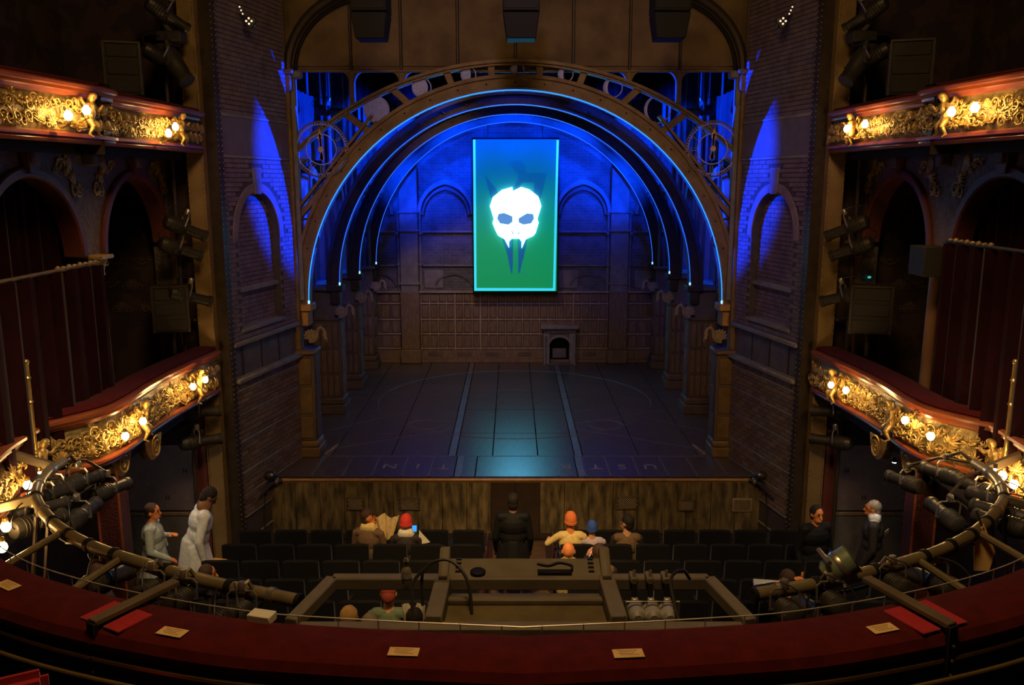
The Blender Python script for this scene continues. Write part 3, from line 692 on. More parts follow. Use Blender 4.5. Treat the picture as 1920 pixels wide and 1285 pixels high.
MB().bb(-4.05, 4.05, 15.42, 15.48, 7.965, 8.01).build('header_lip', 'brown_steel', hd, bev=.01)
for s in (-1, 1):
    pts = [(s*(3.92-1.55*(1-math.cos(R(t)))), 15.30, 7.98+1.35*math.sin(R(t))) for t in range(0, 91, 6)]
    MB().tube(pts, .075, 8).build('corner_rib', 'dark_steel', hd)
    pts2 = [(s*(3.80-1.45*(1-math.cos(R(t)))), 15.36, 7.98+1.22*math.sin(R(t))) for t in range(0, 91, 6)]
    MB().tube(pts2, .035, 8).build('corner_rib', 'black_paint', hd)
    nm = 'left' if s < 0 else 'right'
    ps = thing('proscenium_post', nm+' slender rusty post carrying the header beside the brick pier', 'post', (s*3.96, 15.25, SZ))
    MB().bb(min(s*4.06,s*3.87), max(s*4.06,s*3.87), 15.15, 15.36, 3.1, 7.9).build('shaft', 'brown_steel', ps, bev=.012)
    MB().bb(min(s*4.10,s*4.05), max(s*4.10,s*4.05), 15.12, 15.38, 3.1, 7.9).build('edge_strip', 'dark_steel', ps)
    MB().bb(min(s*3.87,s*3.80), max(s*3.87,s*3.80), 15.24, 15.40, 4.0, 7.9).build('return_strip', 'stone', ps)
    MB().bb(s*3.96-.17, s*3.96+.17, 15.08, 15.42, 7.9, 7.98).build('capital', 'brown_steel', ps, bev=.02)
    MB().bb(s*3.96-.13, s*3.96+.13, 15.11, 15.40, 7.62, 7.9).build('capital_block', 'brown_steel', ps, bev=.03)
    MB().bb(s*3.80-.12, s*3.80+.12, 15.2, 15.40, 7.84, 7.97).build('bracket', 'stone', ps, bev=.03)
    b0, b1 = min(s*4.05,s*3.65), max(s*4.05,s*3.65)
    MB().bb(b0, b1, 15.12, 15.55, 1.4, 3.02).build('base_casing', 'pillar_wood', ps, bev=.015)
    for z0, z1 in ((1.46,1.85),(1.92,2.4),(2.47,2.94)):
        MB().bb(b0+.06, b1-.06, 15.10, 15.12, z0, z1).build('base_panel', 'brown_steel', ps, bev=.012)
        xx = s*3.65
        MB().bb(min(xx,xx-s*.02), max(xx,xx-s*.02), 15.2, 15.48, z0, z1).build('base_panel', 'pillar_wood', ps, bev=.008)
    MB().bb(b0-.04, b1+.04, 15.06, 15.6, 3.02, 3.1).build('base_cap', 'brown_steel', ps, bev=.025)
    MB().bb(b0-.03, b1+.06, 15.05, 15.6, SZ, 1.28).build('plinth', 'brown_steel', ps, bev=.015)
    MB().bb(b0-.015, b1+.03, 15.08, 15.58, 1.28, 1.4).build('plinth_moulding', 'brown_steel', ps, bev=.03)
    MB().bar((s*3.52,15.2,SZ+.02), (s*3.42,15.75,SZ+.02), .06, .04).build('floor_batten', 'nosing', ps, bev=.008)
    for k, (dx, dy) in enumerate(((0,0),(.12,.1))):
        pts = [(s*(4.02+dx+.34*(1-math.cos(R(t)))), 15.1-dy-.75*(1-math.cos(R(t))), 7.95+1.4*math.sin(R(t))) for t in range(0, 91, 9)]
        MB().tube(pts, .05, 8).build('springing_rib', 'dark_steel', ps)

# ---- pillars and griffins
def griffin_mesh():
    mb = MB()
    mb.tube(spline([(0,.0,-.02),(.07,0,-.01),(.13,0,.06),(.14,0,.15),(.19,0,.21),(.25,0,.17),(.265,0,.08),(.255,0,.02)], 4), [.03]*4+[.035]*4+[.03]*4+[.026]*4+[.024]*4+[.028]*4+[.024]*4+[.012], 8)
    mb.ell((.255,0,.1), .036, .026, .05, 8, 6)
    mb.tube([(.27,0,.07),(.29,0,.02),(.28,0,-.04)], [.02,.014,.004], 6)
    for k in range(6):
        a = R(72+k*17); L = .17+.03*math.sin(k*.7)
        mb.tube([(.06,0,-.01),(.06+L*.5*math.cos(a),.012,.0+L*.5*math.sin(a)),(.06+L*.85*math.cos(a+.1),.018,L*.85*math.sin(a+.1)),(.06+L*math.cos(a+.16),.02,L*math.sin(a+.16))], [.02,.024,.026,.008], 6)
    mb.tube([(.2,0,.2),(.18,0,.27)], [.014,.004], 6)
    return mb.mesh('griffin')
GM = griffin_mesh(); GM.materials.append(M['griffin_bone'])
gl = ['on the stage-front post base', 'on the nearest inner pillar', 'on the middle inner pillar', 'on the farthest inner pillar']
for s in (-1, 1):
    nm = 'left' if s < 0 else 'right'
    for i, (gx, gy, gz, sc2) in enumerate(((3.72,15.2,3.28,1.0), (3.74,18.05,3.28,1.0), (3.72,20.35,3.28,1.0), (3.72,22.6,3.28,1.0))):
        g = put('griffin_bracket', GM); g.location = (s*gx, gy-.06, gz); g.scale = (-s*1.1, 1.1, 1.1)
        tag(g, 'pale winged griffin bracket '+gl[i]+', '+nm+' side', 'bracket')
    for i, yy in enumerate((18.1, 20.4, 22.65)):
        P = thing('stage_pillar', ['nearest','middle','farthest'][i]+' dark panelled pillar along the '+nm+' of the stage', 'pillar', (s*4.05, yy+.25, SZ))
        x0, x1 = min(s*4.36,s*3.76), max(s*4.36,s*3.76); y0, y1 = yy, yy+.5
        MB().bb(x0, x1, y0, y1, 1.45, 3.2).build('shaft', 'pillar_wood', P, bev=.012)
        MB().bb(x0-.07, x1+.07, y0-.07, y1+.07, SZ, 1.3).build('plinth', 'pillar_wood', P, bev=.012)
        MB().bb(x0-.035, x1+.035, y0-.035, y1+.035, 1.3, 1.45).build('plinth_moulding', 'pillar_wood', P, bev=.03)
        MB().bb(x0+.03, x1-.03, y0+.03, y1, 3.2, 3.8).build('upper_block', 'dark_stone', P, bev=.01)
        MB().bb(x0-.03, x1+.03, y0-.03, y1+.03, 3.16, 3.22).build('moulding', 'pillar_wood', P, bev=.015)
        MB().bb(x0-.05, x1+.05, y0-.05, y1+.05, 3.8, 3.88).build('cornice', 'dark_stone', P, bev=.02)
        for z0, z1 in ((1.5,1.95),(2.02,2.5),(2.57,3.1)):
            for k in range(4):
                a = x0+.05+k*.128
                MB().bb(a, a+.095, y0-.02, y0, z0, z1).build('panel', 'wainscot', P, bev=.012)
            for k in range(2):
                yb = y0+.06+k*.2; xx = s*3.76
                MB().bb(min(xx,xx-s*.018), max(xx,xx-s*.018), yb, yb+.16, z0, z1).build('panel', 'wainscot', P, bev=.01)
        for dx in (0.0, .14, .42):
            MB().tube([(s*(3.86+dx), yy+.1, 3.88), (s*(3.86+dx), yy+.1, 9.9)], .035 if dx else .05, 8).build('upper_shaft', 'dark_stone', P)

# ---- splayed brick piers
def pier(s):
    nm = 'left' if s < 0 else 'right'
    L = 2.15; e = Vector((-s*.46*-1 if False else (.46 if s < 0 else -.46), 2.1)).normalized()
    outer = Vector((s*4.39, 13.0)); inner = outer+e*L
    if s < 0: org, ax = outer, e
    else: org, ax = inner, -e
    W = thing('wall_pier_'+nm, 'splayed '+nm+' brick pier with arched niche beside the stage', None, (org.x, org.y, 0), math.atan2(ax.y, ax.x), kind='structure')
    fu = (lambda u: u) if s < 0 else (lambda u: L-u)
    def B(name, u0, u1, n0, n1, z0, z1, m, bev=0.0):
        a, b = fu(u0), fu(u1)
        return MB().bb(min(a,b), max(a,b), n0, n1, z0, z1).build(name, m, W, world=False, bev=bev)
    f = lambda a, b, d: (fu(a), d, b)
    B('core', 0, L, .14, .4, 0, 9.9, 'mortar')
    c, hw, zs, zb = 1.0, .68, 5.2, 3.78
    B('face', 0, c-hw, 0, .14, 3.62, 9.9, 'mortar'); B('face', c+hw, L, 0, .14, 3.62, 9.9, 'mortar')
    B('face', c-hw, c+hw, 0, .14, 3.62, zb, 'mortar')
    top = [(c-hw, 9.9), (c-hw, zs)]+[(x, z) for x, z in arcpts(c, zs, hw, 180, 0, 20, .74)][1:-1]+[(c+hw, zs), (c+hw, 9.9)]
    # the spandrel as quads column by column
    mb = MB(); A = arcpts(c, zs, hw, 180, 0, 20, .74)
    mb.strip([(x, 9.9) for x, z in A], A, f, 0, .14); mb.build('face', 'mortar', W, world=False, smooth=False)
    mb = MB(); mb.strip(arcpts(c, zs, hw+.14, 180, 0, 20, .88), arcpts(c, zs, hw, 180, 0, 20, .74), f, -.02, .02); mb.build('arch_ring', 'brick_violet', W, world=False)
    mb = MB(); mb.prism([(c-.09,5.9),(c+.09,5.9),(c+.12,6.32),(c-.12,6.32)], f, -.035, .05); mb.build('keystone', 'stone', W, world=False)
    B('niche_transom', c-hw, c+hw, .05, .14, 4.36, 4.44, 'stone', .012)
    B('niche_sill', c-hw-.04, c+hw+.04, -.03, .14, 3.74, 3.8, 'stone', .012)
    for z in (4.55, 5.0):
        pass
    for z in (6.45, 7.06): B('string_course', -.02, L, -.03, .05, z, z+.045, 'stone', .01)
    B('plain_band', 0, L, -.012, .05, 6.5, 7.06, 'notice_violet')
    B('sill', -.02, L+.03, -.07, .14, 3.56, 3.63, 'stone', .015)
    B('dark_band', 0, L, .03, .14, 3.06, 3.56, 'dark_stone', .01)
    for k in range(3): B('band_post', .3+k*.6, .33+k*.6, .02, .06, 3.06, 3.56, 'dark_steel')
    B('ledge', -.02, L+.06, -.10, .14, 2.98, 3.06, 'stone', .02)
    zc = [0.0, .35, .75, 1.12, 1.5, 2.02, 2.46, 2.85, 2.98]
    for z0, z1 in zip(zc[:-1], zc[1:]):
        B('brick_backing', 0, L, 0.0, .14, z0, z1, 'mortar')
        B('string_course', -.01, L, -.02, .1, z1-.018, z1+.012, 'stone', .006)
    # bricks: single ones below the ledge, where they show largest; the rest as one part
    rb = random.Random(5+s); bms = []
    for wv in (.235, .225, .115):
        me = MB().bb(-wv/2, wv/2, -.016, .02, -.032, .032).mesh('brick', smooth=False, bev=.006); me.materials.append(M['brick_brown']); bms.append((wv, me))
    for z0, z1 in zip(zc[:-1], zc[1:]):
        nr_ = max(1, round((z1-z0-.03)/.078)); hh = (z1-z0-.03)/nr_
        for r_ in range(nr_):
            if z1 < .8 and z0 < .5: continue
            zz = z0+.018+(r_+.5)*hh; u = .0 if r_ % 2 else -.12
            while u < L-.02:
                a_, b_ = max(u, 0)+.006, min(u+.245, L)-.006; wv = b_-a_
                if wv > .05:
                    o_ = put('brick', bms[rb.randrange(2)][1], None, W); o_.location = (fu((a_+b_)/2), rb.uniform(-.006,.008), zz); o_.scale = (wv/.235, 1, (hh-.011)/.064)
                u += .245
    mbk = MB(); zz = 3.64; row = 0
    while zz < 9.85:
        u = -.11 if row % 2 else 0.0
        while u < L:
            a_, b_ = max(u, 0)+.006, min(u+.22, L)-.006; zm = zz+.035; um = (a_+b_)/2; u += .22
            if b_-a_ < .04 or 6.42 < zm < 7.12: continue
            dep = 0.0
            inr = abs(um-c) < hw and zb < zm and (zm < zs or ((um-c)/hw)**2+((zm-zs)/.74)**2 < 1)
            if inr:
                if min(abs(a_-c), abs(b_-c)) > hw or abs(zm-4.4) < .06: continue
                dep = .14; a_, b_ = max(a_, c-hw+.004), min(b_, c+hw-.004)
            else:
                if zm >= zs and ((um-c)/(hw+.2))**2+((zm-zs)/.95)**2 < 1: continue
                if abs(um-c) < hw+.0 and zb-.06 < zm < zb+.02: continue
                if abs(um-c) < .13 and 5.85 < zm < 6.36: continue
                if zb < zm < zs and (a_ < c+hw and b_ > c-hw):
                    if um < c: b_ = c-hw
                    else: a_ = c+hw
                if b_-a_ < .03: continue
            d_ = rb.uniform(-.003, .004)
            x0_, x1_ = sorted((fu(a_), fu(b_))); mbk.bb(x0_, x1_, dep-.012+d_, dep+.02, zz+.005, zz+.066)
        zz += .072; row += 1
    tag(mbk.build('brickwork', 'brick_violet', W, world=False, smooth=False), kind='stuff')
    # riveted dark strip between pier and column
    B('steel_edge', -.16, 0.0, -.04, .2, 0, 9.9, 'dark_steel')
    rv = MB()
    for k in range(120):
        for u in (-.13, -.03): rv.ell((fu(u), -.045, .06+k*.082), .011, .009, .011, 6, 4)
    tag(rv.build('rivets', 'gold_column', W, world=False), kind='stuff')
    # gold riveted column
    C = thing('gold_column', 'tall gilded riveted steel column at the '+nm+' edge of the brick pier', 'column', (s*4.68, 12.82, 0))
    x0, x1 = min(s*4.80,s*4.56), max(s*4.80,s*4.56)
    MB().bb(x0, x1, 12.72, 12.94, 0, 9.9).build('shaft', 'gold_column', C, bev=.01)
    for xx in (x0, x1-.025): MB().bb(xx, xx+.025, 12.70, 12.72, 0, 9.9).build('edge_strip', 'gold_column', C, bev=.004)
    rv = MB()
    for k in range(120):
        for xx in (x0+.012, x1-.012): rv.ell((xx, 12.698, .06+k*.082), .010, .008, .010, 6, 4)
    tag(rv.build('rivets', 'brass', C), kind='stuff')
    return W
pier(-1); pier(1)
# four-cell units high on the piers
for s in (-1, 1):
    nm = 'left' if s < 0 else 'right'
    fx = Vector((s*4.03, 13.62, 8.48))
    T = thing('cell_lamp', 'small round four-cell lamp high on the '+nm+' brick pier', 'lamp', fx)
    MB().lathe([(.07,-.06),(.09,-.05),(.09,.02),(.08,.03)], 16, fx, 'y').build('housing', 'lamp_black', T)
    for dx, dz in ((.04,0),(-.04,0),(0,.04),(0,-.04)):
        MB().lathe([(.016,-.005),(.016,.0)], 10, fx+Vector((dx,-.068,dz)), 'y').build('cell', 'cell_glow', T)
    MB().tube([fx+Vector((s*.06,.05,.02)), fx+Vector((s*.2,.15,.14))], .02, 6).build('arm', 'lamp_black', T)
    for k in range(3): MB().ell(fx+Vector((s*(.10+.02*k),-.03,.11+.05*k)), .013, .013, .013, 6, 5).build('indicator', 'cell_glow', T)
    MB().lathe([(.05,-.12),(.06,-.1),(.06,.1),(.045,.12)], 10, fx+Vector((0,.02,-.14))).build('blue_unit', 'lamp_black', T) if False else None
# flown loudspeakers in front of the header
for x, lb in ((-2.08,'left'), (.07,'middle'), (2.2,'right')):
    T = thing('flown_loudspeaker', 'black flown loudspeaker hanging before the header, '+lb+' of three', 'loudspeaker', (x, 12.9, 8.1))
    wd = .26
    MB().add([(x-wd*.8,12.7,8.1),(x+wd*.8,12.7,8.1),(x+wd*.8,13.1,8.1),(x-wd*.8,13.1,8.1),(x-wd,12.65,8.45),(x+wd,12.65,8.45),(x+wd,13.15,8.45),(x-wd,13.15,8.45)],
             [(0,3,2,1),(4,5,6,7),(0,1,5,4),(1,2,6,5),(2,3,7,6),(3,0,4,7)]).build('lower_cabinet', 'black_paint', T, bev=.012)
    MB().bb(x-wd, x+wd, 12.62, 13.15, 8.46, 8.92).build('upper_cabinet', 'black_paint', T, bev=.012)
    MB().bb(x-wd+.03, x+wd-.03, 12.61, 12.625, 8.49, 8.89).build('grille', 'black_paint', T, bev=.004)
    for sx in (-1, 1): MB().tube([(x+sx*.18,12.9,8.92),(x+sx*.18,12.9,10.3)], .012, 6).build('chain', 'dark_steel', T)
# ================================================================== AUDITORIUM
def ray(px, py):
    a = (px-960)/FPX; b = -(py-642.5)/FPX
    return Vector((a, math.cos(PITCH)+b*math.sin(PITCH), -math.sin(PITCH)+b*math.cos(PITCH)))
def at(px, py, Y=None, z=None, X=None):
    d = ray(px, py); t = (Y-CAM.y)/d.y if Y is not None else ((z-CAM.z)/d.z if z is not None else (X-CAM.x)/d.x)
    return CAM+d*t
# plan of the dress-circle front, left half from the middle to the stage; the right half is its mirror
PC = [(0,4.433),(-1.04,4.53),(-1.73,4.645),(-2.72,4.98),(-3.55,5.45),(-4.25,6.2),(-4.68,7.0),(-4.9,7.74),(-4.97,8.25),(-5.0,8.68)]
PS = [(-5.0,8.68),(-4.66,9.25),(-4.60,9.8),(-4.64,10.5),(-4.62,11.4),(-4.50,12.66)]
half_c = [tuple(p.to_2d()) for p in spline([(*p,0) for p in PC], 6)]
half_s = [tuple(p.to_2d()) for p in spline([(*p,0) for p in PS], 6)]
left_c = half_c; left_s = half_s
mir = lambda P: [(-x, y) for x, y in P][::-1]
# split: sides = boxes with gilded fronts from Y>6.2
k_split = next(i for i, p in enumerate(half_c) if p[1] > 6.15)
side_path = half_c[k_split:]+half_s[1:]
front_half = half_c[:k_split+1]
front_path = mir(front_half)[:-1]+front_half
def frame_on(path, s):
    acc = 0
    for a, b in zip(path[:-1], path[1:]):
        L = math.hypot(b[0]-a[0], b[1]-a[1])
        if acc+L >= s or (b is path[-1]):
            t = (s-acc)/L; return (a[0]+(b[0]-a[0])*t, a[1]+(b[1]-a[1])*t), ((b[0]-a[0])/L, (b[1]-a[1])/L)
        acc += L
def path_len(path): return sum(math.hypot(b[0]-a[0], b[1]-a[1]) for a, b in zip(path[:-1], path[1:]))
# ---- gilded ornament kit (built once, copied along the fronts)
def spiral(mb, cx, cz, r0, turns, a0, w0, flip=1, n=26, y=0):
    pts = []; rr = []
    for i in range(n+1):
        t = i/n; a = a0+flip*t*turns*2*PI; r = r0*(1-t)**0.8+.008
        pts.append((cx+r*math.cos(a), y-.012-.018*math.sin(t*PI), cz+r*math.sin(a))); rr.append(w0*(1-.55*t))
    mb.tube(pts, rr, 6)
def leaf(mb, x, z, ang, L, w_, curl=.6, y=-.012):
    pts = []; rr = []
    for i in range(8):
        t = i/7; a = ang+curl*t*t; 
        pts.append((x+L*t*math.cos(ang+curl*t*.5), y-.03*math.sin(t*PI), z+L*t*math.sin(ang+curl*t*.5))); rr.append(max(.002, w_*math.sin(PI*min(.97, t*.85+.12))))
    mb.tube(pts, rr, 6)
def orn_scroll():
    mb = MB(); spiral(mb, -.07, .02, .10, 1.6, PI*.1, .018); spiral(mb, .09, -.02, .085, 1.5, PI*1.1, .016)
    mb.tube([(-.17,-.012,.0),(-.1,-.025,-.09),(0,-.03,-.05),(.06,-.025,.06),(.16,-.012,.07)], [.008,.017,.02,.017,.006], 6)
    for a, L in ((.4,.09),(1.1,.1),(2.3,.09),(-.6,.09),(3.6,.1),(4.3,.08)): leaf(mb, .12*math.cos(a)*.3, .08*math.sin(a)*.4, a, L, .018)
    return mb.mesh('scroll_ornament')
def orn_plume():
    mb = MB()
    for k in range(7): leaf(mb, 0, -.08, PI/2+(k-3)*.36, .20-.02*abs(k-3), .02, .5*(k-3)/3)
    spiral(mb, -.07, -.08, .05, 1.3, 0, .012); spiral(mb, .07, -.08, .05, 1.3, PI, .012, -1)
    mb.ell((0,-.02,-.08), .03, .025, .03, 8, 6)
    return mb.mesh('plume_ornament')
def orn_shell():
    mb = MB()
    for k in range(9):
        a = PI*.05+k*PI*.9/8; mb.tube([(0,-.02,-.06),(.07*math.cos(a),-.045,-.06+.08*math.sin(a)),(.14*math.cos(a),-.02,-.06+.16*math.sin(a))], [.01,.018,.022], 6)
    mb.tube([(.1*math.cos(i*PI/12),-.02,-.06+.035*math.sin(i*PI/12)) for i in range(24)], .014, 6, closed=True)
    spiral(mb, -.13, -.05, .06, 1.4, PI*.4, .014); spiral(mb, .13, -.05, .06, 1.4, PI*.6, .014, -1)
    return mb.mesh('shell_ornament')
def orn_garland():
    mb = MB()
    for i in range(13):
        t = -1+2*i/12; mb.ell((t*.16, -.025, -.05+.1*t*t+.012*math.sin(i*2.4)), .02+.008*(1-t*t), .022, .022, 7, 5)
    for a in (.5, 1.2, 1.9, 2.6): leaf(mb, 0, .0, a, .1, .016)
    spiral(mb, -.15, .06, .05, 1.2, PI, .013); spiral(mb, .15, .06, .05, 1.2, 0, .013, -1)
    return mb.mesh('garland_ornament')
ORN = [orn_scroll(), orn_plume(), orn_shell(), orn_garland()]
for m_ in ORN: m_.materials.append(M['gilt'])
def remeshed(mb, voxel, name, smooth=3):
    me = bpy.data.meshes.new(name+'_raw'); me.from_pydata([tuple(p) for p in mb.v], [], mb.f)
    bm = bmesh.new(); bm.from_mesh(me); bmesh.ops.recalc_face_normals(bm, faces=bm.faces); bm.to_mesh(me); bm.free()
    o = bpy.data.objects.new('tmp', me); COL.objects.link(o)
    r = o.modifiers.new('r', 'REMESH'); r.mode = 'VOXEL'; r.voxel_size = voxel
    if smooth:
        s_ = o.modifiers.new('s', 'SMOOTH'); s_.factor = .5; s_.iterations = smooth
    dg = bpy.context.evaluated_depsgraph_get(); out = bpy.data.meshes.new_from_object(o.evaluated_get(dg)); out.name = name
    bpy.data.objects.remove(o); bpy.data.meshes.remove(me)
    out.polygons.foreach_set('use_smooth', [True]*len(out.polygons)); out.update(); return out
def cherub_mesh():
    mb = MB()
    mb.cap((0,-.07,.05), (.01,-.09,.20), .055, .06); mb.ell((.02,-.11,.305), .048, .05, .055)
    mb.ell((.02,-.13,.335), .05, .045, .035)
    mb.cap((.06,-.09,.22), (.13,-.12,.15), .028, .022); mb.cap((.13,-.12,.15), (.17,-.16,.22), .022, .016)
    mb.cap((-.05,-.09,.22), (-.11,-.11,.15), .028, .022); mb.cap((-.11,-.11,.15), (-.08,-.15,.07), .022, .016)
    mb.cap((.03,-.08,.03), (.09,-.13,-.03), .042, .032); mb.cap((.09,-.13,-.03), (.12,-.10,-.14), .03, .018); mb.cap((.12,-.10,-.14), (.17,-.12,-.16), .016, .014)
    mb.cap((-.03,-.08,.03), (-.05,-.14,-.05), .042, .032); mb.cap((-.05,-.14,-.05), (-.09,-.10,-.15), .03, .018); mb.cap((-.09,-.10,-.15), (-.07,-.14,-.18), .016, .014)
    mb.ell((.02,-.165,.3), .012, .014, .012, 6, 5)
    for s in (-1, 1):
        mb.tube([(s*.03,-.04,.2),(s*.10,-.02,.30),(s*.15,-.02,.26),(s*.16,-.03,.18)], [.02,.03,.025,.008], 6)
    return remeshed(mb, .011, 'cherub', 2)
CHER = cherub_mesh(); CHER.materials.append(M['gilt'])
def decorate(root, path, z0, z1, prof_n, s0, s1, seed, big=1.0):
    rr = random.Random(seed); H = z1-z0; step = .17*big; s = s0; i = 0
    while s < s1:
        for row, zz in enumerate((z0+H*.30, z0+H*.70)):
            (x, yy), (tx, ty) = frame_on(path, s+(step*.5 if row else 0)); n = (ty, -tx)
            k = rr.choice((0, 0, 1, 2, 3)); off = prof_n(zz)
            o = put(ORN[k].name, ORN[k], None, root)
            o.location = Vector((x+n[0]*off, yy+n[1]*off, zz+rr.uniform(-.02, .02)))-root.location
            sc2 = rr.uniform(.8, 1.1)*big*H/.62
            o.rotation_euler = (0, rr.uniform(-.5, .5)+(PI if rr.random() < .3 and k in (0,) else 0), math.atan2(ty, tx))
            o.scale = (sc2*(1 if rr.random() < .5 else -1), sc2*1.0, sc2)
        s += step; i += 1
def balcony_front(name, label, path, zt, zb, cush=True, seed=1, cherubs=(), deco=(0.05, None), extra=0.0):
    mid = path[len(path)//2]; root = thing(name, label, 'balcony', (mid[0], mid[1], zb))
    H = zt-zb
    fas = [(-.06, zt-.14), (-.015+extra, zt-.14-H*.25), (.0+extra, zt-.14-H*.45), (-.05, zb+.1), (-.09, zb+.1), (-.09, zt-.14)]
    MB().sweep(path, fas).build('fascia', 'gilt_ground', root)
    topm = [(-.08,zt),(.015,zt),(.04,zt-.02),(.04,zt-.05),(.01,zt-.06),(.015,zt-.09),(-.01,zt-.10),(-.015,zt-.13),(-.04,zt-.145),(-.08,zt-.145)]
    MB().sweep(path, topm).build('top_moulding', 'mahogany', root, ang=20)
    botm = [(-.12,zb+.11),(-.03,zb+.11),(.01,zb+.09),(.01,zb+.06),(-.02,zb+.05),(-.01,zb+.03),(-.03,zb),(-.12,zb)]
    MB().sweep(path, botm).build('bottom_moulding', 'mahogany', root, ang=20)
    if cush:
        cu = [(-.05,zt-.01),(-.03,zt+.02),(-.06,zt+.045),(-.2,zt+.055),(-.34,zt+.045),(-.38,zt+.02),(-.36,zt-.01)]
        MB().sweep(path, cu).build('cushion', 'velvet', root)
        MB().sweep(path, [(-.34,zt-.02),(-.36,zt-.02),(-.36,zb-.1),(-.34,zb-.1)]).build('inner_panel', 'box_dark', root)
    L = path_len(path)
    pn = lambda z: -.03+.03*math.sin(max(0, min(1, (z-zb)/H))*PI)+extra
    decorate(root, path, zb+.1, zt-.14, pn, deco[0], (deco[1] or L)-.05, seed)
    for s in cherubs:
        (x, yy), (tx, ty) = frame_on(path, s); n = (ty, -tx)
        o = put('cherub', CHER, None, root); o.location = Vector((x+n[0]*.0, yy+n[1]*.0, zb+.24*H/.68))-root.location
        o.rotation_euler = (0, 0, math.atan2(ty, tx)); sc2 = H/.68*.92; o.scale = (sc2*(1 if x < 0 else -1), sc2, sc2)
    return root
sp_l = side_path; sp_r = mir(side_path)
LS = path_len(sp_l)
ch = [LS-.85, LS-2.65, LS-4.35, .75]
balcony_front('balcony_front', 'gilded dress-circle box front curving away from the left gold column', sp_l, 3.6, 2.92, True, 3, ch)
balcony_front('balcony_front', 'gilded dress-circle box front curving away from the right gold column', sp_r, 3.6, 2.92, True, 4, [LS-c for c in ch])
# upper boxes: two bays, the nearer one stepped forward
U1 = [tuple(p.to_2d()) for p in spline([(-4.66,9.86,0),(-4.56,10.6,0),(-4.52,11.5,0),(-4.50,12.62,0)], 6)]
U0 = [tuple(p.to_2d()) for p in spline([(-4.9,6.9,0),(-4.70,7.9,0),(-4.54,9.0,0),(-4.50,9.8,0),(-4.56,9.9,0)], 6)]
for s in (-1, 1):
    nm = 'left' if s < 0 else 'right'
    a, b = (U1, U0) if s < 0 else (mir(U1), mir(U0))
    l1, l0 = path_len(a), path_len(b)
    balcony_front('upper_balcony_front', 'gilded upper box front nearest the '+nm+' gold column', a, 7.08, 6.5, True, 11+s, [(l1-.95) if s < 0 else .95])
    balcony_front('upper_balcony_front', 'gilded upper box front farther from the stage, stepped forward on the '+nm, b, 7.10, 6.49, True, 21+s, [(l0-.75) if s < 0 else .75])

# ---- globe lamps on the fronts
def globe_lamp(p, base, label, r=.044):
    p = Vector(p); base = Vector(base)
    T = thing('globe_lamp', label, 'lamp', base)
    mid = (p+base)/2+Vector((0,0,-.05))
    MB().tube(spline([base, mid, p+Vector((0,0,.075 if base.z > p.z else -.075))], 5), .010, 6).build('arm', 'brass', T)
    sg = 1 if base.z > p.z else -1
    MB().lathe([(.014,.085),(.022,.08),(.024,.05),(.018,.04)] if sg > 0 else [(.018,-.04),(.024,-.05),(.022,-.08),(.014,-.085)], 10, p).build('socket', 'brass', T)
    MB().lathe([(.004,-r*1.2),(r*.6,-r*1.0),(r*.95,-r*.4),(r,0),(r*.9,r*.45),(r*.55,r*.95),(.018,r*1.25)], 12, p).build('bulb', 'bulb', T)
    MB().lathe([(.045,-.01),(.035,.0),(.02,.012)], 12, base).build('back_plate', 'brass', T)
def front_x(path, Y):
    best = min(path, key=lambda q: abs(q[1]-Y)); return best[0]
lamp_px = [
 (385,712,-4.38,'lower left box front, beside the gold column'), (362,725,-4.38,'lower left box front, second from the gold column'),
 (268,790,-4.46,'middle of the lower left box front, farther one of the pair'), (235,818,-4.46,'middle of the lower left box front, nearer one of the pair'),
 (52,910,-4.80,'lower left front beside the bend of the pipe'), (11,988,-4.42,'lower left front by the edge of the photo, upper one'), (4,1026,-4.2,'lower left front by the edge of the photo, lower one'),
 (1558,722,4.38,'lower right box front, beside the gold column'), (1586,732,4.38,'lower right box front, second from the gold column'),
 (1697,788,4.46,'middle of the lower right box front, farther one of the pair'), (1745,818,4.46,'middle of the lower right box front, nearer one of the pair'),
 (1880,892,4.82,'lower right front beside the bend of the pipe, farther one'), (1901,908,4.78,'lower right front beside the bend of the pipe, nearer one'),
 (329,238,-4.36,'upper left box front, nearest the stage'), (316,250,-4.36,'upper left box front, second from the stage'),
 (162,207,-4.38,'upper left box front, third from the stage'), (128,217,-4.40,'upper left box front, fourth from the stage'),
 (1588,242,4.36,'upper right box front, nearest the stage'), (1622,233,4.36,'upper right box front, second from the stage'),
 (1784,210,4.38,'upper right box front, third from the stage'), (1828,202,4.40,'upper right box front, fourth from the stage')]
for px, py, X, lb in lamp_px:
    p = at(px, py, X=X); s = -1 if X < 0 else 1
    globe_lamp(p, p+Vector((s*.13, .02, .10 if py > 500 else -.12)), 'lit globe bulb, '+lb, .040)
for px, py, X, lb in ((74,886,-4.5,'left'), (1866,880,4.5,'right')):
    p = at(px, py, X=X); T = thing('pin_light', 'tiny bright pin light on the bracket bar above the '+lb+' pipe bend', 'lamp', p)
    MB().ell(p, .016).build('bulb', 'small_bulb', T); MB().lathe([(.02,.01),(.02,.05)], 8, p).build('socket', 'brass', T)

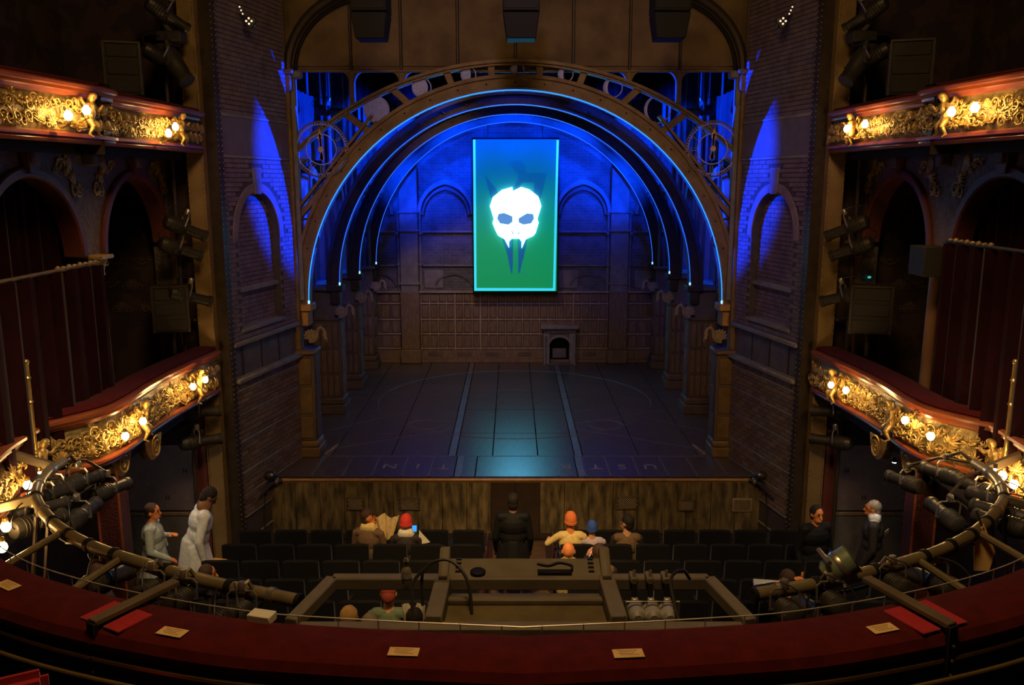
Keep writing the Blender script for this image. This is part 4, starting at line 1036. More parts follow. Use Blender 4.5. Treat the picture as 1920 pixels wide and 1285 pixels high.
# ---- velvet circle rail in the foreground
vr = thing('velvet_rail', 'long curved red velvet balcony rail across the bottom of the view', 'balcony', (0, 4.4, 2.5))
MB().sweep(front_path, [(.0,3.50),(.02,3.545),(-.01,3.58),(-.12,3.595),(-.30,3.59),(-.37,3.57),(-.40,3.52),(-.39,3.48)]).build('cushion', 'velvet', vr)
MB().sweep(front_path, [(.0,3.50),(.03,3.48),(.0,2.9),(-.05,2.9),(-.05,3.50)]).build('front_fascia', 'mahogany', vr)
MB().sweep(front_path, [(-.34,3.50),(-.38,3.50),(-.38,2.4),(-.34,2.4)]).build('inner_panel', 'black_paint', vr)  # black colour stands in for the overhang's shade on this side
MB().sweep(front_path, [(-.36,3.44),(-.40,3.43),(-.40,3.41),(-.36,3.40)]).build('inner_bead', 'brass', vr)
nr = path_normals(front_path)
MB().tube([(p[0]-n[0]*.50, p[1]-n[1]*.50, 3.38) for p, n in zip(front_path, nr)], .012, 8).build('foot_rail', 'brass', vr)
# taut wire with little stanchions along the outer edge
wire = thing('safety_wire', 'thin pale safety wire on little posts along the velvet rail', 'wire', (0, 4.5, 3.6))
MB().tube([(p[0]+n[0]*.05, p[1]+n[1]*.05, 3.60) for p, n in zip(front_path, nr)], .0045, 6).build('wire', 'white_metal', wire)
Lf = path_len(front_path); k = .1
while k < Lf-.1:
    (x, yy), (tx, ty) = frame_on(front_path, k); MB().tube([(x+ty*.05, yy-tx*.05, 3.48), (x+ty*.05, yy-tx*.05, 3.605)], .004, 5).build('stanchion', 'white_metal', wire); k += .24
# plaques
for px, py, rz, lb in ((15,1098,-.55,'far left edge'), (323,1186,-.30,'left of the platform'), (757,1223,-.06,'nearer the middle, left one'), (1178,1226,.07,'nearer the middle, right one'), (1655,1179,.30,'right of the platform')):
    p = at(px, py, z=3.597)
    T = thing('brass_plaque', 'small engraved brass plaque on the velvet rail, '+lb, 'plaque', p, rz)
    mb = MB(); mb.bb(-.083, .083, -.042, .042, 0, .004); mb.build('plate', 'plaque', T, world=False, bev=.0015)
    for r_ in range(4): MB().bb(-.055+.008*(r_ % 2), .055-.012*(r_ % 3), .022-.014*r_, .026-.014*r_, .004, .0046).build('engraved_line', 'engraving', T, world=False)
# flat bracket bars clamped over the rail
for p0, p1, lb, s in (((300,1106),(172,1168),'left',-1), ((1651,1100),(1786,1174),'right',1)):
    a = at(*p0, z=3.63); b = at(*p1, z=3.63)
    T = thing('rail_bracket', 'flat wooden bracket bar clamped across the '+lb+' of the velvet rail', 'bracket', a)
    d = (b-a).normalized(); q = Vector((d.y, -d.x, 0))
    MB().bar(a-d*.12, b, .075, .035).build('bar', 'bracket_wood', T, bev=.006)
    MB().bar(b+Vector((0,0,-.0)), b+Vector((0,0,-.75)), .07, .03, d).build('leg', 'black_paint', T, bev=.004)
    for k in range(3): MB().ell(b+d*.02+Vector((0,0,-.12-.09*k)), .014, .014, .014, 8, 6).build('bolt', 'dark_steel', T)
    for sg in (-1, 1):
        c0 = a+d*.19+q*(sg*.105); c1 = b-d*.04+q*(sg*.105)
        MB().bar(Vector((c0.x,c0.y,3.595)), Vector((c1.x,c1.y,3.595)), .135, .012).build('fresh_velvet_patch', 'velvet_bright', T, bev=.004)
tag(MB().bar(at(470,1154,z=3.6), at(512,1160,z=3.6), .09, .05).build('white_block', 'paper', bev=.004), 'pale cream block lying on the rail edge left of the platform', 'block')
# red seats of the circle just inside the rail at the lower left
T = thing('circle_seat', 'bright red circle seat back at the bottom left corner', 'seat', (-2.75,4.02,2.7), R(28))
MB().bb(-.25, .25, -.05, .05, .3, .86).build('backrest', 'velvet_bright', T, world=False, bev=.04, seg=2); MB().bb(-.25, .25, -.5, -.02, .25, .38).build('seat', 'velvet_bright', T, world=False, bev=.03)
MB().bb(-.24, .24, -.4, -.1, 0, .26).build('stand', 'black_paint', T, world=False)
tag(MB().bb(-6.5, 6.5, 1.2, 4.4, 2.55, 2.7).build('floor_circle', 'carpet'), kind='structure', label='dark carpeted floor of the dress circle')

# ---- boxes beside the stage: arcade, columns, curtains
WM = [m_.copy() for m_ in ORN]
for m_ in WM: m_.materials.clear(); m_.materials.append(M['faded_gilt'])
def box_side(s):
    nm = 'left' if s < 0 else 'right'
    X = s*5.2
    W = thing('wall_box_'+nm, 'ornate arcade wall of the boxes on the '+nm, None, (X, 10.3, 2.75), kind='structure')
    f = lambda a, b, d: (X+s*d, a, b)
    zs, hw, hr = 5.2, 1.06, 1.04
    for cy in (9.2, 11.75):
        A = arcpts(cy, zs, hw, 180, 0, 22, hr)
        MB().strip([(x, 6.5) for x, z in A], A, f, 0, .22).build('spandrel', 'violet_plaster', W, smooth=False)
        MB().strip(arcpts(cy, zs, hw+.02, 180, 0, 26, hr+.02), arcpts(cy, zs, hw-.1, 180, 0, 26, hr-.1), f, -.06, .2).build('arch_trim', 'arch_red', W, bev=.02)
        MB().prism([(cy-.09,6.18),(cy+.09,6.18),(cy+.12,6.42),(cy-.12,6.42)], f, -.1, .05).build('keystone', 'arch_red', W, bev=.01)
        for sg in (-1, 1):
            for k in range(7):
                a = R(38+k*7); rr = 1.27+.05*(k % 3)
                o = put(ORN[k % 4].name, ORN[k % 4], 'gilt', W); yy, zz = cy+sg*rr*math.cos(a), zs+.02+rr*math.sin(a)
                if zz > 6.42: continue
                o.location = Vector((X-s*.0, yy, zz))-W.location; o.rotation_euler = (0, k*.9, R(90) if s < 0 else R(-90)); o.scale = (.75,.7,.75)
    MB().strip([(8.14-.6,6.5),(8.14,6.5)], [(8.14-.6,2.75),(8.14,2.75)], f, 0, .22).build('pier', 'violet_plaster', W)
    MB().bb(min(X,X+s*.22), max(X,X+s*.22), 10.26, 10.69, 5.2, 6.5).build('spandrel', 'violet_plaster', W)
    MB().bb(min(X-s*.02,X+s*.22), max(X-s*.02,X+s*.22), 12.81, 13.0, 2.75, 6.5).build('pier', 'violet_plaster', W)
    MB().bb(min(X-s*.07,X+s*.1), max(X-s*.07,X+s*.1), 7.4, 13.0, 6.43, 6.5).build('cornice', 'violet_plaster', W, bev=.015)
    for cy in (7.6, 9.2, 10.5, 11.75): MB().bb(min(X-s*.14,X), max(X-s*.14,X), cy-.08, cy+.08, 6.28, 6.48).build('console', 'notice_violet', W, bev=.02)
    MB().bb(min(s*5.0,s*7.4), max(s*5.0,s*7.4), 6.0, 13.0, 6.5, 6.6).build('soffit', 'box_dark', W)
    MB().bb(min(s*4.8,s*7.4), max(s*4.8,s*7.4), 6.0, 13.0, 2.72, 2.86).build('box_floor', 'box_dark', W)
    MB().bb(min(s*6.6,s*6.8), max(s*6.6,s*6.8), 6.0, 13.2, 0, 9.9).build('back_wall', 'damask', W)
    MB().bb(min(s*4.82,s*6.8), max(s*4.82,s*6.8), 13.0, 13.2, 0, 9.9).build('stage_end_wall', 'damask', W)
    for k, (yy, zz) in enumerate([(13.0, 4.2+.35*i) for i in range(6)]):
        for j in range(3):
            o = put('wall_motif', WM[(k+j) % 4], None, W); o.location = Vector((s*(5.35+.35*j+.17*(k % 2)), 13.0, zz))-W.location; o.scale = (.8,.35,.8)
    for cy, lb in ((10.44,'between the two box arches'), (12.86,'at the stage end of the boxes')):
        C = thing('box_column', 'slim polished column with gilt capital '+lb+' on the '+nm, 'column', (X-s*.06, cy, 2.86))
        c = (X-s*.06, cy, 0)
        MB().lathe([(.11,2.86),(.12,2.95),(.10,3.0),(.085,3.05),(.08,4.0),(.07,4.98)], 16, c).build('shaft', 'column_wood', C)
        MB().lathe([(.072,4.96),(.09,4.98),(.08,5.01),(.09,5.08),(.13,5.17),(.10,5.18)], 12, c).build('capital', 'capital_gilt', C)
        MB().bb(c[0]-.15, c[0]+.15, cy-.15, cy+.15, 5.17, 5.22).build('abacus', 'capital_gilt', C, bev=.01)
        for k in range(8):
            a = k*PI/4
            mb = MB(); spiral(mb, 0, 0, .04, 1.2, PI*.5, .010); mb.v = [(c[0]+(.115+x*.4)*math.cos(a)-y_*math.sin(a), cy+(.115+x*.4)*math.sin(a)+y_*math.cos(a), 5.12+z_) for x, y_, z_ in mb.v]
            mb.build('volute', 'capital_gilt', C)
    # curtains
    pts = [(X+s*(.28+.05*math.sin(i*1.1)+.02*math.sin(i*.37)), 8.1+i*.0365) for i in range(62)]
    if s > 0: pts = pts
    C = thing('box_curtain', 'dark red pleated curtain filling the '+nm+' box arch farther from the stage', 'curtain', (X+s*.28, 9.2, 2.86))
    MB().sweep(pts, [(0,2.9),(.02,2.9),(.02,6.24),(0,6.24)]).build('cloth', 'curtain', C)
    C = thing('box_drape', 'heavy dark red drape hanging before the '+nm+' box column', 'curtain', (X-s*.2, 9.2, 3.4))
    y1 = 10.12 if s < 0 else 9.9
    ztop = 5.15 if s < 0 else 5.42
    n = 56; pts = [(X-s*(.22+.05*math.sin(i*.95)+.015*math.sin(i*2.1)), 7.6+(y1-7.6)*i/(n-1)) for i in range(n)]
    MB().sweep(pts, [(0,2.95),(.02,2.95),(.02,ztop-.02),(0,ztop-.02)]).build('cloth', 'curtain', C)
    MB().tube([(X-s*.22,7.6,ztop),(X-s*.22,y1+.03,ztop)], .022, 8).build('rail', 'brass' if s < 0 else 'dark_steel', C)
    for k in range(8): MB().ell((X-s*.22, y1-.05-.12*k, ztop+.02), .03, .03, .02+.01*(k % 2), 8, 6).build('rail_scroll', 'capital_gilt', C)
    return W
box_side(-1); box_side(1)
tag(MB().bb(4.75, 5.05, 9.95, 10.35, 5.0, 5.35).build('curtain_motor_box', 'speaker_black', bev=.01), 'dark square box hiding the right box column capital', 'box')
# brass stand rails in the boxes
for s in (-1, 1):
    nm = 'left' if s < 0 else 'right'
    p = at(50 if s < 0 else 1903, 690, X=s*4.95); q = at(50 if s < 0 else 1903, 790, X=s*4.95)
    T = thing('box_handrail', 'brass tubular handrail standing in the near '+nm+' box', 'rail', (p.x, p.y, 2.86))
    MB().tube([(p.x,p.y,2.86),(p.x,p.y,p.z+.05)], .022, 8).build('post', 'brass', T)
    MB().tube([(p.x,p.y,p.z),(p.x+s*.9,p.y-.1,p.z-.02)], .02, 8).build('top_rail', 'brass', T)
    MB().ell((p.x,p.y,p.z+.06), .03).build('finial', 'brass', T)
    for z in (3.9, 4.15): MB().lathe([(.02,-.02),(.034,0),(.02,.02)], 10, (p.x,p.y,z)).build('collar', 'brass', T)
    MB().tube(spline([(p.x,p.y,3.95),(p.x+s*.15,p.y-.05,3.8),(p.x+s*.24,p.y-.08,3.5),(p.x+s*.25,p.y-.1,3.1)], 5), .02, 8).build('swan_neck', 'brass', T)

# ---- loudspeakers in the boxes
def cabinet(name, label, c, wd, ht, dp, rz):
    T = thing(name, label, 'loudspeaker', (c[0], c[1], c[2]-ht/2), rz)
    MB().bb(-wd/2, wd/2, 0, dp, 0, ht).build('cabinet', 'speaker_black', T, world=False, bev=.012)
    cb_ = T.children[0] if T.children else T
    for k in range(3): MB().bb(-wd/2+.03, wd/2-.03, -.012, 0, .03+k*ht/3, ht/3*(k+1)-.03).build('grille', 'speaker_black', T, world=False, bev=.006)
    for sx in (-1, 1): MB().bb(sx*wd/2-.012, sx*wd/2+.012, -.018, 0, 0, ht).build('corner_trim', 'dark_steel', T, world=False)
    MB().bb(-wd/2, wd/2, -.018, 0, ht-.02, ht+.005).build('top_trim', 'dark_steel', T, world=False)
    MB().tube([(0,dp*.6,-(.35)),(0,dp*.6,0)], .03, 8).build('mount', 'dark_steel', T, world=False)
for (x0,x1,y0,y1,X,lb) in ((286,354,537,625,-4.98,'in the lower left box'), (1594,1672,537,628,4.98,'in the lower right box'), (196,264,80,176,-5.0,'in the upper left box'), (1668,1748,76,176,5.0,'in the upper right box')):
    p = at((x0+x1)/2, (y0+y1)/2, X=X); sc2 = (p-CAM).dot(Vector((0,math.cos(PITCH),-math.sin(PITCH))))/FPX
    cabinet('box_loudspeaker', 'dark upright loudspeaker cabinet standing '+lb, p, (x1-x0)*sc2*.92, (y1-y0)*sc2, .35, R(18 if X < 0 else -18))

# ---- lanterns
def lantern_kit():
    T = thing('stage_lantern', None, None)
    mb = MB(); mb.lathe([(.055,-.30),(.10,-.27),(.115,-.2),(.115,-.02),(.10,.02),(.082,.04)], 14, ax='y'); hs_ = mb.build('housing', 'lamp_black', T, world=False)
    LT = MB().lathe([(.08,.03),(.08,.30),(.092,.31),(.092,.36)], 14, ax='y').build('lens_tube', 'lamp_black', T, world=False)
    MB().lathe([(.078,.355),(.05,.372),(.001,.376)], 14, ax='y').build('lens', 'lens_glass', LT, world=False)
    MB().box((0,.385,0), (.2,.012,.2)).build('colour_frame', 'lamp_black', T, world=False) if False else None
    for k in range(5): MB().lathe([(.117,-.19+.04*k),(.122,-.185+.04*k),(.117,-.18+.04*k)], 14, ax='y').build('cooling_fin', 'lamp_black', hs_, world=False)
    YK = MB().tube([(-.14,-.02,0),(-.14,-.02,.16),(-.1,-.02,.2),(.1,-.02,.2),(.14,-.02,.16),(.14,-.02,0)], .012, 6).build('yoke', 'bare_metal', T, world=False)
    MB().tube([(-.155,-.02,0),(.155,-.02,0)], .02, 8).build('pivot', 'dark_steel', YK, world=False)
    MB().lathe([(.035,.2),(.04,.22),(.04,.27),(.03,.29)], 10, (0,-.02,0)).build('clamp', 'bare_metal', T, world=False)
    MB().tube(spline([(.05,-.28,.02),(.1,-.36,.12),(.04,-.25,.25),(-.06,-.05,.28)], 5), .008, 5).build('cable', 'cable', T, world=False)
    return T
LK = lantern_kit(); lk_used = []
def lantern(loc, tgt, label, group=None, sc2=1.0, flip=False, roll=0.0):
    o = LK if not lk_used else dup(LK); lk_used.append(1)
    d = (Vector(tgt)-Vector(loc)).normalized(); q = d.to_track_quat('Y', 'Z')
    o.location = loc; o.rotation_euler = (q @ Euler((0, roll+(PI if flip else 0), 0)).to_quaternion()).to_euler(); o.scale = (sc2,)*3
    tag(o, label, 'spotlight', group)
    if group is None and 'group' in o: del o['group']
    return o
# curved pipes
def pipe(s):
    nm = 'left' if s < 0 else 'right'
    Zp = 3.3
    if s < 0: pts = [(-4.62,8.3),(-4.60,7.95),(-4.45,7.5),(-4.25,7.15),(-3.84,6.67),(-3.45,6.33),(-3.01,6.05),(-2.18,5.63),(-1.52,5.37)]
    else: pts = [(4.62,8.25),(4.59,7.85),(4.45,7.45),(4.27,7.15),(3.85,6.67),(3.45,6.32),(2.99,6.02),(2.22,5.66),(1.62,5.46)]
    P3 = spline([(*p, Zp) for p in pts], 6)
    T = thing('lighting_pipe', 'curved brown lighting pipe sweeping along the '+nm+' of the circle front', 'pipe', (s*3.5, 6.3, Zp))
    MB().tube(P3, .048, 12).build('pipe', 'pipe_paint', T)
    MB().tube([P3[-1], P3[-1]+(P3[-1]-P3[-2]).normalized()*.03], .052, 12).build('end_cap', 'black_paint', T)
    for i in (4, 10, 15, 20, 23, 27, 31, 35, 39, 43, 46):
        if i+1 < len(P3): MB().tube([P3[i], P3[i]+(P3[i+1]-P3[i]).normalized()*.05], .058, 12).build('collar', 'black_paint' if i % 2 else 'bare_metal', T)
    # slung cable wound along the pipe
    cb = []
    for i in range(8, len(P3)-3): cb.append(P3[i]+Vector((.0,.0,-.07-.04*math.sin(i*.8)))+Vector((.05*math.sin(i*1.3),0,0)))
    MB().tube(spline(cb[::2], 4), .012, 6).build('cable', 'cable', T)
    # arms back to the circle front
    for i, (bx, by, bz) in ((16, (s*4.83,6.95,3.25)), (3, (s*4.95,8.05,3.45))):
        MB().bar(P3[i]+Vector((0,0,.0)), (bx, by, bz), .05, .085).build('arm', 'bracket_wood' if i == 3 else 'pipe_paint', T, bev=.006)
    for i in (26, 36):
        n0 = P3[i]; n1 = Vector((n0.x+s*.02+s*.25*(n0.x*s > 2.4), n0.y-.62, 3.2)); MB().tube([n0, n1], .03, 8).build('arm', 'pipe_paint', T)
    for i in (17, 22):
        MB().tube([P3[i], P3[i]+Vector((s*.05,-.12,-.75))], .02, 6).build('dropper', 'dark_steel', T)
    return P3, T
PLp = pipe(-1); PRp = pipe(1)
for s, (P3, PT) in ((-1, PLp), (1, PRp)):
    def drop(q):
        n_ = min(P3, key=lambda v: (v-q).length); MB().tube([q+Vector((0,0,.2)), (q+n_)/2+Vector((0,0,.18)), n_], .016, 6).build('drop_arm', 'dark_steel', PT)
    nm = 'left' if s < 0 else 'right'
    words = ['by the end near the box front', 'second from the box front', 'third from the box front', 'at the sharpest bend', 'just past the bend', 'before the wooden bracket', 'beyond the wooden bracket', 'near the free end']
    tg = [(s*1,20,3), (s*.5,20,2), (-s*2,18,2.5), (-s*1,19,2), (s*2.6,13,.5), (-s*1,16,1.5), (s*1.,15,1.5), (0,16,1.4)]
    for k, i in enumerate((2, 6, 11, 16, 20, 26, 34, 43)):
        if k in (4, 5): continue
        p = P3[min(i, len(P3)-2)]
        off = Vector((0,0,-.24))
        lantern(p+off+Vector((s*.03,0,0)), tg[k], 'black stage lantern under the '+nm+' curved pipe, '+words[k], None, .8)
    # bigger barrels standing over the pipe inside the front
    for q_ in (at(150 if s < 0 else 1775, 965, X=s*4.3), at(205 if s < 0 else 1700, 920 if s < 0 else 905, X=s*4.45), at(150 if s < 0 else 1770, 905 if s < 0 else 890, X=s*4.55)): drop(q_)
    lantern(at(150 if s < 0 else 1775, 965 if s < 0 else 965, X=s*4.3)+Vector((0,0,-.02)), (s*4.0,14,3.2), 'long dark followspot barrel inside the '+nm+' pipe bend', None, .85)
    lantern(at(205 if s < 0 else 1700, 920 if s < 0 else 905, X=s*4.45), (s*2.6,15,2.4), 'thick dark lantern barrel hung under the '+nm+' gilded front', None, .8)
    lantern(at(150 if s < 0 else 1770, 905 if s < 0 else 890, X=s*4.55), (s*2.6,15,2.6), 'dark lantern barrel close under the '+nm+' gilded front', None, .8)
    # boom beside the gold column
    Bm = thing('lighting_boom', 'vertical lighting boom pipe beside the '+nm+' gold column', 'pipe', (s*4.95, 12.55, 2.9))
    MB().tube([(s*4.95,12.55,.2),(s*4.95,12.55,9.6)], .028, 8).build('upright', 'dark_steel', Bm)
    for z in (2.4, 4.1, 5.4, 7.6, 8.6): MB().tube([(s*4.95,12.55,z),(s*4.72,12.4,z)], .022, 8).build('crossarm', 'dark_steel', Bm)
    hs = [(4.78,12.35,2.25,'lowest on the'), (4.75,12.3,2.72,'just under the box front by the'), (4.78,12.35,4.45,'low in the box by the'), (4.76,12.3,5.45,'middle of the'), (4.85,12.3,5.15,'below the middle of the'), (4.85,12.2,7.75,'above the upper box by the'), (4.8,12.3,8.35,'highest on the')]
    for x, yy, z, lb in hs:
        lantern((s*x, yy, z), (-s*1.5, 17, 2.0 if z < 6 else 3.5), 'black stage lantern '+lb+' '+nm+' boom', None, .95)
    # moving-head unit above the upper box
    mh = at(325 if s < 0 else 1612, 118, X=s*4.75)
    T = thing('moving_head', 'large tilted moving-head lantern above the '+nm+' upper box', 'spotlight', mh)
    rot = Euler((0, R(-50*s), R(20*s))).to_matrix()
    MB().lathe([(.10,-.32),(.14,-.28),(.15,-.05),(.13,.12),(.11,.28),(.12,.3),(.12,.34)], 14, mh, 'x', rot @ Matrix.Diagonal((s*-1,1,1))).build('head', 'lamp_black', T)
    MB().tube([mh+Vector((0,-.18,-.02)), mh+Vector((0,-.2,.25)), mh+Vector((0,.2,.25)), mh+Vector((0,.18,-.02))], .03, 8).build('yoke', 'lamp_black', T)
    MB().box(mh+Vector((0,0,.34)), (.34,.26,.14)).build('base', 'lamp_black', T, bev=.015)
    MB().tube([mh+Vector((0,0,.4)), mh+Vector((s*.15,.1,.55))], .03, 8).build('hanging_clamp', 'bare_metal', T)
    # gilt console brackets and pin lamps under the lower box front
    for k, (px, py) in enumerate((((222,868),(282,838)) if s < 0 else ((1712,868),(1652,838)))):
        p = at(px, py, X=s*4.78)
        T = thing('console_bracket', 'gilt scrolled console bracket under the '+nm+' box front, '+('nearer' if k == 0 else 'farther')+' one', 'bracket', p)
        poly = [(-.26,.13),(.26,.13),(.24,.02)]+[(.24*math.cos(R(-t)), .13-.30*math.sin(R(t))) for t in range(20, 161, 14)]+[(-.24,.02)]
        MB().prism(poly, lambda a, b, d: (p.x+s*d, p.y+a, p.z+b), -.05, .07).build('scroll_body', 'gilt', T, bev=.015)
        mb = MB()
        spiral(mb, 0, .0, .15, 2.2, 0, .016); mb.v = [(p.x-s*.05+s*y_, p.y+x, p.z+z_) for x, y_, z_ in mb.v]; mb.build('volute', 'gilt', T)
    for k, (px, py) in enumerate((((271,860),(288,852)) if s < 0 else ((1661,858),(1677,867)))):
        p = at(px, py, X=s*5.0)
        T = thing('downlight', 'tiny white downlight under the '+nm+' box, '+('nearer' if k == 0 else 'farther')+' of two', 'lamp', p)
        MB().lathe([(.03,.0),(.035,.03),(.02,.06)], 10, p).build('can', 'black_paint', T); MB().lathe([(.026,-.004),(.026,.002)], 10, p).build('glass', 'aisle_lamp', T)

# ---- lighting platform slung in front of the rail
PF = thing('lighting_platform', 'grey metal lighting platform slung before the middle of the rail', 'platform', (0, 5.3, 3.2))
zf = 3.34
fr = [(-1.46,4.98), (-1.32,5.57), (1.32,5.57), (1.45,4.98)]
for a, b in zip(fr[:-1], fr[1:]): MB().bar((*a, zf), (*b, zf), .09, .09).build('frame_bar', 'platform_grey', PF, bev=.01)
MB().bar((-1.46,4.98,zf-.03), (1.45,4.98,zf-.03), .10, .06).build('frame_bar', 'platform_grey', PF, bev=.01)
for s in (-1, 1):
    xx = .03+s*.57
    MB().bar((xx+s*.02,5.0,zf), (xx-s*.0,5.6,zf), .11, .10).build('cheek_beam', 'platform_grey', PF, bev=.008)
    poly = [(5.52,3.28),(5.80,3.28),(5.80,3.50),(5.74,3.52),(5.52,3.39)]
    MB().prism(poly, lambda a, b, d: (xx+d, a, b), -.035, .035).build('cheek_plate', 'platform_grey', PF, bev=.006)
    for k in range(4): MB().bb(xx-s*.10-.02, xx-s*.10+.02, 5.60+.04*k, 5.62+.04*k, 3.365+.012*k, 3.405+.012*k).build('louver', 'dark_steel', PF)
    MB().bb(xx-.03, xx+.03, 5.50, 5.54, 3.385, 3.40).build('hinge', 'dark_steel', PF)
MB().add([(-.52,5.54,3.375),(.58,5.54,3.375),(.58,5.74,3.435),(-.52,5.74,3.435),(-.52,5.54,3.345),(.58,5.54,3.345),(.58,5.74,3.405),(-.52,5.74,3.405)], [(0,1,2,3),(7,6,5,4),(0,4,5,1),(1,5,6,2),(2,6,7,3),(3,7,4,0)]).build('front_plate', 'platform_grey', PF)
MB().bb(-.54, .60, 4.9, 5.54, 3.24, 3.27).build('tray', 'tray_wood', PF, bev=.004)
MB().bb(-.50, .56, 5.36, 5.42, 3.27, 3.31).build('tray_step', 'platform_grey', PF, bev=.008)
MB().lathe([(.045,-.02),(.055,-.01),(.055,.012),(.045,.02)], 16, (-.30,5.60,3.395)).build('cable_port', 'black_paint', PF)
MB().bb(.12, .36, 5.57, 5.62, 3.375, 3.412).build('socket_strip', 'black_paint', PF, bev=.004)
MB().tube(spline([(.12,5.68,3.425),(.2,5.66,3.422),(.28,5.69,3.43),(.36,5.66,3.422),(.36,5.6,3.41)], 5), .010, 6).build('cable', 'cable', PF)
for pts in ([(-.66,5.3,3.3),(-.66,5.42,3.5),(-.5,5.45,3.56),(-.36,5.36,3.45),(-.32,5.2,3.2)], [(1.02,5.05,3.3),(1.0,5.3,3.48),(1.1,5.42,3.5),(1.16,5.45,3.42)], [(-.70,5.1,3.3),(-.72,5.3,3.46),(-.62,5.4,3.55)]):
    MB().tube(spline([Vector(p) for p in pts], 6), .012, 6).build('cable_loop', 'cable', PF)
p = at(762,1075,z=3.46); T = thing('pipe_clamp', 'pale bottle-shaped clamp standing on the far bar of the platform', 'clamp', p)
MB().lathe([(.035,-.07),(.038,.0),(.03,.03),(.012,.05),(.012,.09)], 10, p).build('body', 'platform_grey', T); MB().lathe([(.02,.088),(.014,.11)], 8, p).build('knob', 'bare_metal', T)
MB().lathe([(.039,-.03),(.039,.0)], 10, p).build('label_band', 'white_metal', T)
for k, px in enumerate((1187, 1217, 1247)):
    lb = ['left','middle','right'][k]
    p = at(px, 1090, z=3.385); T = thing('hook_clamp', 'small hook clamp on the platform bar, '+lb+' of three', 'clamp', p)
    MB().bb(p.x-.025, p.x+.025, p.y-.06, p.y+.06, p.z, p.z+.05).build('jaw', 'platform_grey', T, bev=.008); MB().tube([p+Vector((0,-.04,.05)), p+Vector((0,-.04,.10))], .01, 6).build('bolt', 'bare_metal', T)
    MB().tube([p+Vector((0,-.05,.0)), p+Vector((0,-.12,-.2))], .018, 8).build('stem', 'black_paint', T)
    MB().box(p+Vector((0,-.10,-.10)), (.045,.04,.05)).build('knuckle', 'white_metal', T, bev=.006)
    p = at(px+6, 1150, z=3.28); T = thing('mini_lantern', 'small pale birdie lantern hung in the platform frame, '+lb+' of three', 'spotlight', p)
    MB().lathe([(.03,-.09),(.055,-.07),(.06,.05),(.04,.08)], 12, p, 'y').build('body', 'white_metal', T)
    MB().lathe([(.045,.078),(.03,.083)], 12, p, 'y').build('lens', 'lens_glass', T)
    MB().tube([p+Vector((-.07,0,0)), p+Vector((-.07,0,.08)), p+Vector((.07,0,.08)), p+Vector((.07,0,0))], .009, 6).build('yoke', 'bare_metal', T)
# right-hand odds by the pipe: green parcan and a pair of white yokes
p = at(1570, 1064, z=3.42); T = thing('parcan', 'green-tinted metal parcan behind the right curved pipe', 'spotlight', p)
MB().lathe([(.06,-.11),(.09,-.08),(.105,.0),(.105,.11),(.115,.12)], 16, p, 'x', Euler((0,R(-35),0)).to_matrix()).build('can', 'lamp_green', T); MB().tube([p, Vector((p.x+.02,p.y-.12,3.32))], .018, 6).build('spigot', 'dark_steel', T)
MB().tube([p+Vector((-.10,-.11,.08)), p+Vector((-.10,.11,.08))], .018, 8).build('yoke', 'bare_metal', T)
MB().lathe([(.108,.0),(.113,.02),(.108,.04)], 16, p, 'x', Euler((0,R(-35),0)).to_matrix()).build('band', 'bare_metal', T)
p = at(1840, 1030, X=3.75); T = thing('brass_flag', 'small brass barndoor flag leaning over the right of the rail', 'flag', p)
MB().prism([(-.06,-.17),(.06,-.17),(.11,-.02),(.02,.20),(-.06,.1)], lambda a, b, d: (p.x+a, p.y+d+.2*b, p.z+b), -.006, .006).build('plate', 'plaque', T, smooth=False); MB().tube([p+Vector((.02,.03,.15)), p+Vector((-.03,.08,.3))], .01, 6).build('stem', 'dark_steel', T)

for s in (-1, 1):
    nm = 'left' if s < 0 else 'right'
    q = Vector((s*3.2, 17.1, 7.4)); t = Vector((-s*4.78, 16.55, 6.5)); d = (t-q).normalized()
    lantern(q-d*.42, t, 'blue cross-light lantern hung in the '+nm+' wing behind the clock arch', None, .9)
    Bm = thing('wing_boom', 'thin hanging pipe holding the cross-light in the '+nm+' wing', 'pipe', q-d*.42)
    MB().tube([q-d*.42+Vector((0,0,.22)), q-d*.42+Vector((0,0,2.6))], .02, 8).build('drop_pipe', 'black_paint', Bm); MB().lathe([(.03,-.03),(.035,0),(.03,.03)], 8, q-d*.42+Vector((0,0,.25))).build('coupler', 'dark_steel', Bm)

# short lanterns rigged between the pipes and the rail
for s, (P3, PT), spots in ((-1, PLp, (((285,1106),'nearest the bend'), ((345,1122),'by the middle arm'), ((455,1146),'nearest the free end'))), (1, PRp, (((1672,1094),'nearest the bend'), ((1556,1128),'by the middle arm'), ((1470,1142),'nearest the free end')))):
    nm = 'left' if s < 0 else 'right'
    for px_, lb in spots:
        q = at(*px_, z=3.22); n_ = min(P3, key=lambda v: (v-q).length)
        MB().tube([q+Vector((0,0,.17)), (q+n_)/2+Vector((0,0,.15)), n_], .016, 6).build('drop_arm', 'bare_metal', PT)
        o = lantern(q, (q.x*.6, 16, 1.6), 'short lantern with bare metal yoke between the '+nm+' pipe and rail, '+lb, None, .72)
